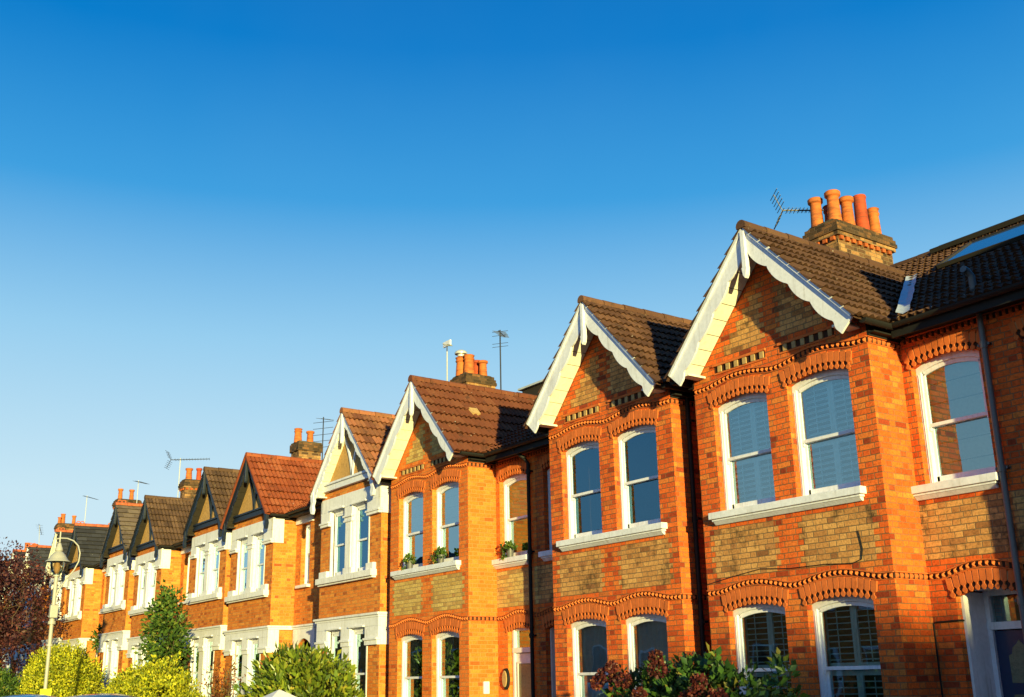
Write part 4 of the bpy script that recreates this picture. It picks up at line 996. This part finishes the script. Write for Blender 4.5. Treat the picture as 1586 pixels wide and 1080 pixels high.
bush('wall_plant','small green plant growing from the gutter pipe left of the lamp','plant',(-44.3,11.3,3.5),(.35,.25,.45),'green',.12,26,.14,16,stems=2)
# hydrangea
H=bush('hydrangea','hydrangea with dried red-brown flower heads below the two nearest bays','shrub',(-9.35,9.0,1.0),(1.55,.42,.74),'hydr',.10,330,.17,22,stems=14,up=.35,ar=.62,jit=.8,
  extra=[((-9.55,9.0,1.72),(.6,.2,.12),30,.09,12,.5),((-8.95,9.0,1.78),(.14,.15,.18),14,.08,11,.5),((-8.05,9.0,1.58),(.18,.15,.30),16,.08,10,.5),((-10.5,9.0,1.55),(.3,.2,.2),18,.10,12,.5)])
ORG0[0]=Vector((-9.35,9.0,0))
for (hx,hz,hr) in ((-10.32,1.75,.12),(-10.02,1.68,.12),(-10.22,1.83,.08),(-9.42,1.80,.13),(-9.44,1.93,.09),(-8.77,1.66,.10),(-8.79,1.53,.13),(-8.95,1.47,.12),(-8.5,1.50,.12),(-10.5,1.66,.10),(-9.75,1.52,.09)):
    hy=8.52; k=260; q=rng.normal(0,1,(k,3)); q/=np.linalg.norm(q,axis=1)[:,None]; hr=hr*.82; P=np.array([hx,hy,hz-.02])+q*hr*rng.uniform(.7,1.0,(k,1))*np.array([1,1,.85])
    leaves('flower_head','flower',H,P,q,.034,(-9.35,9.0,0),1.0,.9)
    st=MB(); st.tube([(hx,hy,hz-.05),(hx*.7-9.35*.3,8.9,hz-.6)],.006,5); st.build('flower_stem','green',H)
# purple tree
def branch(m,p,d,L,r,lev,tips):
    n=4; pts=[p]; rr=[r]; q=p.copy(); dd=d.copy()
    for i in range(n):
        dd=(dd+Vector(rng.normal(0,.13,3))+Vector((0,0,.04))).normalized(); q=q+dd*(L/n); pts.append(q.copy()); rr.append(r*(1-.6*(i+1)/n))
        if lev>0 and i>0:
            for _ in range(2):
                a=rng.uniform(0,2*PI); s=dd.orthogonal().normalized(); s.rotate(__import__('mathutils').Quaternion(dd,a))
                branch(m,q,(dd*.6+s*.8).normalized(),L*.62,rr[-1]*.6,lev-1,tips)
    m.tube(pts,rr,7 if lev>1 else 5); tips.append((q,lev)); 
tx,ty=-48.5,7.35; T=empty('purple_tree',(tx,ty,gz(tx))); tag(T,'purple-leaved tree filling the left edge of the photo','tree')
m=MB(); tips=[]; b0=Vector((tx,ty,gz(tx)-.1)); m.tube([b0,b0+Vector((0,0,1.2)),b0+Vector((.1,0,2.4))],[.22,.17,.15],12)
for i in range(7):
    a=i*2*PI/7+.3; branch(m,b0+Vector((.1,0,2.0+.12*i)),Vector((math.cos(a)*.75,math.sin(a)*.6,.8)).normalized(),2.7,.085,2,tips)
m.build('trunk','bark',T,smooth=True)
P=[];D=[]
for q,lev in tips:
    k=int(rng.uniform(40,75)); v=rng.normal(0,1,(k,3)); v/=np.linalg.norm(v,axis=1)[:,None]; v*=(rng.random(k)**.5)[:,None]*.42
    P.append(np.array(q)+v); D.append(v+np.array([0,0,.1]))
p,d=clumps((tx-.2,ty,4.2),(2.6,1.9,2.7),330,.38,46,.1,.6); P.append(p);D.append(d)
P=np.concatenate(P);D=np.concatenate(D); k=P[:,1]<10.6; leaves('crown','purple',T,P[k],D[k],.12,(tx,ty,gz(tx)),.6,.8)
# the unseen tree added to shade the foot of the walls is built last
# ---------------------------------------------------------------- pots on the sills of the orange house
for i,(px,py,pz,lab) in enumerate(((-19.62,F0-.03,3.91,'grey flowerpot of trailing ivy on the bay sill, left of the other one there'),(-18.38,F0-.03,3.91,'grey flowerpot of trailing ivy on the bay sill, right of the other one there'),(-16.9,R0-.04,3.91,'grey flowerpot of bushy ivy on the sill above the white front door'))):
    Q=empty('potted_plant',(px,py,pz)); tag(Q,lab,'potted plant','potted plants on the upper sills')
    m=MB(); m.lathe((px,py,pz),[(0,.001),(.058,.001),(.075,.14),(.082,.14),(.082,.16),(.07,.16),(.065,.13),(0,.13)],16); m.build('pot','grey',Q,smooth=True)
    p,d=clumps((px,py,pz+.20),(.13,.09,.07),16,.05,14,.5); p2,d2=clumps((px-.14,py-.04,pz+.08),(.05,.05,.12),8,.035,10,-.5)
    leaves('foliage','green',Q,np.concatenate([p,p2]),np.concatenate([d,d2]),.055,(px,py,pz),.75,.8)
# oval plaque and bell box on the orange house
m=MB(); cx_,cz_=-17.12,1.70; o=MB()
pts=[(cx_+.10*math.cos(a),cz_+.19*math.sin(a)) for a in [2*PI*i/28 for i in range(28)]]; ORG0[0]=Vector((cx_,R0,cz_))
Q=empty('wall_lamp',(cx_,R0,cz_)); tag(Q,'oval wall lamp with a dark rim beside the white front door','wall lamp')
m.prism(pts,R0-.05,R0); m.build('rim','black',Q,bevel=.008); o.prism([(cx_+(x-cx_)*.72,cz_+(z-cz_)*.78) for x,z in pts],R0-.075,R0-.0505); o.build('diffuser','cream',Q,bevel=.01)
ORG0[0]=Vector((-17.41,11.45,1.55)); m=MB(); m.box(-17.418,-17.37,11.40,11.52,1.44,1.66); tag(m.build('meter_box','white',bevel=.006),'small white box fixed to the sunlit side of the orange bay','box')
# ---------------------------------------------------------------- aerials
def yagi(label,base,top,boom_dir,L,n,el=.30,refl=True,mat='metal',mastmat='pale_metal',panel=False,tilt=0,off=.25):
    A=empty('tv_aerial',base); tag(A,label,'aerial','television aerials on the chimneys')
    b=Vector(base);t=Vector(top); m=MB(); m.tube([b,t],.018,7)
    m.build('mast',mastmat,A,smooth=True)
    d=Vector(boom_dir).normalized(); s=d.cross(Vector((0,0,1))).normalized(); e=MB(); c=t-Vector((0,0,.06))
    p=c-d*L*off; q=c+d*L*(1-off); e.bar(p,q,.022,.022)
    u=s.cross(d).normalized()
    for i in range(n):
        x=p.lerp(q,.12+.88*i/(n-1)); l=el*(1-.45*i/n); e.tube([x-s*l/2+u*.0,x+s*l/2],.0065,5)
        if refl: e.tube([x-u*.05,x+u*.05],.005,4)
    e.build('boom',mat,A)
    if refl:
        r=MB()
        for k in (-1,1):
            a=p; bq=p+u*k*.32-d*.14; r.bar(a,bq,.014,.014)
            for j in range(5):
                z=a.lerp(bq,.2+.2*j); r.tube([z-s*.26,z+s*.26],.0075,5)
        r.build('reflector',mat,A)
    if panel:
        r=MB(); r.box(c.x-.16,c.x+.16,c.y-.02,c.y+.02,c.z-.05,c.z+.08); r.build('reflector','white',A)
    return A
yagi('grid-reflector television aerial beside the nearest, seven-pot chimney',(-11.80,15.25,8.6),(-11.80,15.25,10.03),(.574,.819,-.02),.80,11,.28,off=.80)
yagi('thin television aerial with a pale end panel, left of the cowled chimney',(-21.22,12.95,8.0),(-21.22,12.95,9.56),(.8,-.3,-.35),.5,6,.22,refl=False,panel=True)
yagi('thin dark television aerial right of the cowled chimney',(-20.33,13.9,7.6),(-20.33,13.9,9.78),(.75,-.2,-.5),.55,7,.34,refl=False,mastmat='metal')
for i in range(1): 
    o=[x for x in COL.objects if x.name.startswith('tv_aerial')][-1]; e=MB(); ORG0[0]=Vector((-20.33,13.9,7.6))
    for z in (9.74,9.64,9.44,9.36): e.tube([(-20.33-.16,13.9-.12,z),(-20.33+.16,13.9+.12,z)],.006,5)
    e.build('dipole','metal',o)
A=yagi('tall lattice of television aerial rods behind the two-pot chimney',(-30.15,13.88,7.9),(-30.15,13.88,9.66),(.85,-.1,-.22),.9,9,.4,refl=False,mastmat='metal')
e=MB(); ORG0[0]=Vector((-30.15,13.88,7.9))
for z in (9.5,9.3,9.1,8.9,8.7): e.tube([(-30.15-.3,13.88-.2,z),(-30.15+.3,13.88+.2,z)],.008,5)
e.build('dipole','metal',A)
yagi('long-boomed television aerial on a white mast beside the chimney behind the olive gable',(-40.5,12.75,8.4),(-40.5,12.75,10.05),(.6,.8,0),1.5,13,.26)
yagi('television aerial between the pots above the brown slate gable',(-49.0,13.6,9.3),(-49.0,13.6,10.6),(.8,.1,-.2),1.3,9,.4,refl=False)
yagi('television aerial highest above the dark slate ridge',(-57.6,13.45,9.4),(-57.6,13.45,11.15),(.9,.3,-.25),1.3,9,.34,refl=False)
yagi('leftmost television aerial, leaning above the far chimney pots',(-67.5,13.4,8.6),(-68.2,13.4,10.9),(.9,.1,-.9),1.0,6,.4,refl=False)
# ---------------------------------------------------------------- street lamp
M['cream_paint']=plain('cream_lamp_paint',(.34,.33,.31),.45,.4,.15,3); M['yellow']=plain('yellow_sign_paint',(.75,.72,.02),.4,.4,.08)
lx,ly=-31.35,6.72; lz=gz(lx); zt=5.62; Lp=empty('street_lamp',(lx,ly,lz)); tag(Lp,'cream swan-neck street lamp with a conical shade and a yellow sign on its post','street lamp')
m=MB(); m.tube([(lx,ly,lz),(lx,ly,lz+.9)],.095,14); m.tube([(lx,ly,lz+.9),(lx,ly,2.75)],.047,12); m.tube([(lx,ly,2.75),(lx,ly,2.80)],.085,12); m.tube([(lx,ly,3.32),(lx,ly,3.40)],.10,12);m.tube([(lx,ly,3.40),(lx,ly,3.46)],.07,12)
m.tube([(lx,ly,2.80),(lx,ly,4.58)],.052,12); m.tube([(lx,ly,4.58),(lx,ly,4.62)],.09,12); m.tube([(lx,ly,4.62),(lx,ly,4.80)],.022,8); m.build('post','cream_paint',Lp,smooth=True)
r_=Vector((.574,.819,0)); m=MB(); pts=[]
for p_,z in ((.0,3.98),(.10,4.22),(.28,4.52),(.46,4.74),(.57,4.98),(.585,5.20),(.52,5.40),(.38,5.54),(.20,5.61),(.04,5.62),(-.10,5.60),(-.14,5.64)):
    pts.append(Vector((lx,ly,z))+r_*p_)
m.tube(pts,.019,8); m.tube([Vector((lx,ly,5.5)),Vector((lx,ly,5.80))],.02,8); m.build('swan_neck','cream_paint',Lp,smooth=True)
m=MB(); m.lathe((lx,ly,0),[(0,5.50),(.04,5.48),(.07,5.40),(.10,5.33),(.105,5.28),(.085,5.26),(.13,5.22),(.19,5.15),(.23,5.08),(.26,5.03),(.32,4.99),(.325,4.975),(.31,4.98),(.2,5.05),(0,5.12)],26); m.build('shade','cream_paint',Lp,smooth=True)
m=MB(); m.lathe((lx,ly,0),[(.19,4.97),(.185,4.88),(.15,4.74),(.09,4.64),(.03,4.60),(0,4.60)],22); m.build('bowl','glass2',Lp,smooth=True)
m=MB(); m.lathe((lx,ly,0),[(0,4.66),(.05,4.68),(.08,4.76),(.085,4.86),(.05,4.95),(0,4.97)],16); m.build('bulb','cream',Lp,smooth=True)
m=MB(); m.tube([Vector((lx,ly,4.62))-r_*.13,Vector((lx,ly,4.86))-r_*.13],.016,6); m.tube([Vector((lx,ly,4.64))-r_*.13,Vector((lx,ly,4.66))-r_*.13],.06,10);pass; m.build('control_conduit','cream_paint',Lp,smooth=True)
m=MB(); m.box(lx-.02,lx+.16,ly-.10,ly+.10,3.48,3.82); m.build('control_box','cream_paint',Lp,bevel=.02)
m=MB(); m.box(lx+.07,lx+.09,ly-.14,ly+.14,1.25,1.66); m.build('sign_plate','yellow',Lp)
# ---------------------------------------------------------------- parked cars
def carpaint(name,c):
    g=G(name); g.fin(c,.28,.5,Coat_Weight=.6,Coat_Roughness=.05); return g.m
M['blue']=carpaint('blue_car_paint',(.02,.16,.50)); M['navycar']=carpaint('navy_car_paint',(.012,.02,.07)); M['tyre']=plain('tyre_rubber',(.02,.02,.02),.9,.1,.2); M['rim']=plain('alloy',(.45,.45,.46),.3,.6,.2,Metallic=.8)
gg=G('car_glass'); gg.fin((.015,.02,.025),.04,.8); M['carglass']=gg.m
gg=G('lamp_lens'); gg.fin((.5,.5,.5),.1,.6); M['lens']=gg.m; gg=G('rear_lens'); gg.fin((.35,.01,.01),.2,.6); M['rear']=gg.m
def car(x,y,H_,paint,label,L=4.2,W=1.76):
    z0=gz(x)-.10; C=empty('parked_car',(x,y,z0)); tag(C,label,'car','cars parked along the kerb')
    k=H_/1.5; hw=W/2
    # body: cross-sections along x, front towards +x
    prof=[(-L/2,.42,.80,.80),(-L/2+.06,.30,.98,.90),(-L/2+.35,.25,1.02,.97),(-.9,.22,1.0,1),(0,.22,.97,1),(.75,.22,.95,1),(1.3,.24,.90,.98),(L/2-.35,.26,.80,.93),(L/2-.06,.32,.68,.84),(L/2,.42,.58,.74)]
    b=MB(); vs=[]
    for (px,zl,zh,wf) in prof:
        w_=hw*wf; zh*=k*.98
        for (a,zz) in ((-1,zl),(-1.0,(zl+zh)/2),(-.98,zh*.9),(-.86,zh),(0,zh+.03),(.86,zh),(.98,zh*.9),(1.0,(zl+zh)/2),(1,zl),(0,zl)):
            vs.append((x+px,y+a*w_,z0+zz))
    n=10; F=[(i*n+j,i*n+(j+1)%n,(i+1)*n+(j+1)%n,(i+1)*n+j) for i in range(len(prof)-1) for j in range(n)]+[tuple(range(n-1,-1,-1)),tuple(range((len(prof)-1)*n,len(prof)*n))]
    b.add(vs,F); ob=b.build('body',paint,C,smooth=True); s_=ob.modifiers.new('s','SUBSURF'); s_.levels=1; s_.render_levels=2
    # cabin
    zb=.92*k; zt=H_
    cab=[(-L/2+.28,zb,.0),(-L/2+.55,zt-.16,1),(-L/2+.9,zt-.03,1),(-.2,zt,1),(.35,zt-.05,1),(.62,zt-.16,1),(1.22,zb+.02,0)]
    g=MB(); vs=[]
    for px,zz,_ in cab:
        wt=hw*.97-(zz-zb)*.30
        vs+=[(x+px,y-hw*.93,z0+zb-.05),(x+px,y-wt,z0+zz-.02),(x+px,y+wt,z0+zz-.02),(x+px,y+hw*.93,z0+zb-.05)]
    F=[(4*i+j,4*i+j+1,4*i+j+5,4*i+j+4) for i in range(len(cab)-1) for j in range(3)]; g.add(vs,F+[(3,2,1,0),(24,25,26,27)]); g.build('windows','carglass',C)
    r=MB(); vs=[]; top=cab[1:6]; rc=[(-L/2+.50,zt-.17)]+[(c[0],c[1]) for c in cab[2:5]]+[(.66,zt-.175)]
    for px,zz in rc:
        wt=hw*.97-(zz-zb)*.30+.004
        for a in (-1,-.9,-.45,0,.45,.9,1): vs.append((x+px,y+a*wt,z0+zz+(.03+.07*(1-a*a) if abs(a)<.95 else -.02)))
    r.add(vs,[(7*i+j,7*i+j+1,7*i+j+8,7*i+j+7) for i in range(len(rc)-1) for j in range(6)])
    ob=r.build('roof_panel',paint,C,smooth=True); s_=ob.modifiers.new('t','SOLIDIFY'); s_.thickness=.03
    p=MB()
    for s in (-1,1):
        for (xa,za,xb,zb2) in ((-L/2+.28,zb,-L/2+.55,zt-.15),(1.22,zb,.60,zt-.15),(-.15,zb,-.15,zt-.02)):
            wa=hw*.94; wb=hw*.97-(zb2-zb)*.30+.004; p.bar((x+xa,y+s*wa,z0+za),(x+xb,y+s*wb,z0+zb2),.07,.035)
    p.build('pillars',paint,C)
    for sx in (-1,1):
        for sy in (-1,1):
            w_=MB(); cx2=x+sx*L*.31; w_.lathe((0,0,0),[(0,-.1),(.2,-.1),(.31,-.09),(.32,-.05),(.32,.05),(.31,.09),(.2,.1),(0,.1)],24); w_.v=[(cx2+v[0],y+sy*(hw-.10)+v[2],z0+.32+v[1]) for v in w_.v]; wo=w_.build('wheel','tyre',C,smooth=True)
            r_2=MB(); r_2.lathe((0,0,0),[(0,0),(.05,.0),(.19,-.015),(.20,.01),(.19,.02)],16); r_2.v=[(cx2+v[0],y+sy*(hw-.10)+sy*(.102+v[2]),z0+.32+v[1]) for v in r_2.v]; r_2.build('rim','rim',wo)
    for sy in (-1,1):
        h=MB(); h.box(x+L/2-.22,x+L/2-.03,y+sy*hw*.66-.14,y+sy*hw*.66+.14,z0+.52,z0+.66); h.build('headlight','lens',C,bevel=.02)
        h=MB(); h.box(x-L/2+.0,x-L/2+.12,y+sy*hw*.74-.12,y+sy*hw*.74+.12,z0+.62,z0+.86); h.build('tail_light','rear',C,bevel=.02)
        h=MB(); h.box(x+.78,x+.92,y+sy*(hw+.10)-.08,y+sy*(hw+.10)+.08,z0+.92*k,z0+1.04*k); h.build('wing_mirror',paint,C,bevel=.02)
car(-27.2,5.5,1.495,'blue','bright blue car parked near the lamp post, only its roof in view')
car(-20.9,5.5,1.545,'navycar','dark navy car parked right of the bright blue one, only its roof in view',4.4,1.8)

# ---------------------------------------------------------------- across the street (mirrored in the windows) and an unseen tree added to shade the foot of the nearest house
for i in range(9):
    x1=-18-i*9.6; x0=x1-9.3; z=gz(x0); H=empty('terraced_house',((x0+x1)/2,-9,z)); tag(H,'brick house on the opposite side of the street, reflected in the windows','house','houses on the opposite side of the street')
    m=MB(); ops=[]
    for k in range(4):
        a=x0+.9+k*2.2; ops+=[(a,a+1.0,z+3.7,z+5.1,0),(a,a+1.0,z+.9,z+2.5,0)]
    m.box(x0,x1,-17,-9,z-.2,z+5.7); m.build('wall','org',H)
    r=MB(); r.prism([(-17.4,z+5.7),(-8.6,z+5.7),(-13,z+8.4)],x0,x1,axis='x'); r.build('roof','dark',H)
    for o in ops:
        w_=MB(); w_.box(o[0],o[1],-9.0,-8.93,o[2],o[3]); wo=w_.build('window','white',H); g_=MB(); g_.box(o[0]+.08,o[1]-.08,-8.93,-8.92,o[2]+.08,o[3]-.08); g_.build('pane','carglass',wo)
T=empty('added_shade_tree',(50.5,-9.3,-.1)); tag(T,'leafy tree added far behind the camera to shade the nearest house','tree')
m=MB(); m.tube([(50.5,-9.3,-.3),(50.5,-9.3,4.5)],[.25,.15],10); m.build('trunk','bark',T)
p,d=clumps((50.5,-9.3,4.7),(6.6,3,2.7),420,.8,60,.1,.5); leaves('crown','green',T,p,d,.34,(50.5,-9.3,-.1),.7)
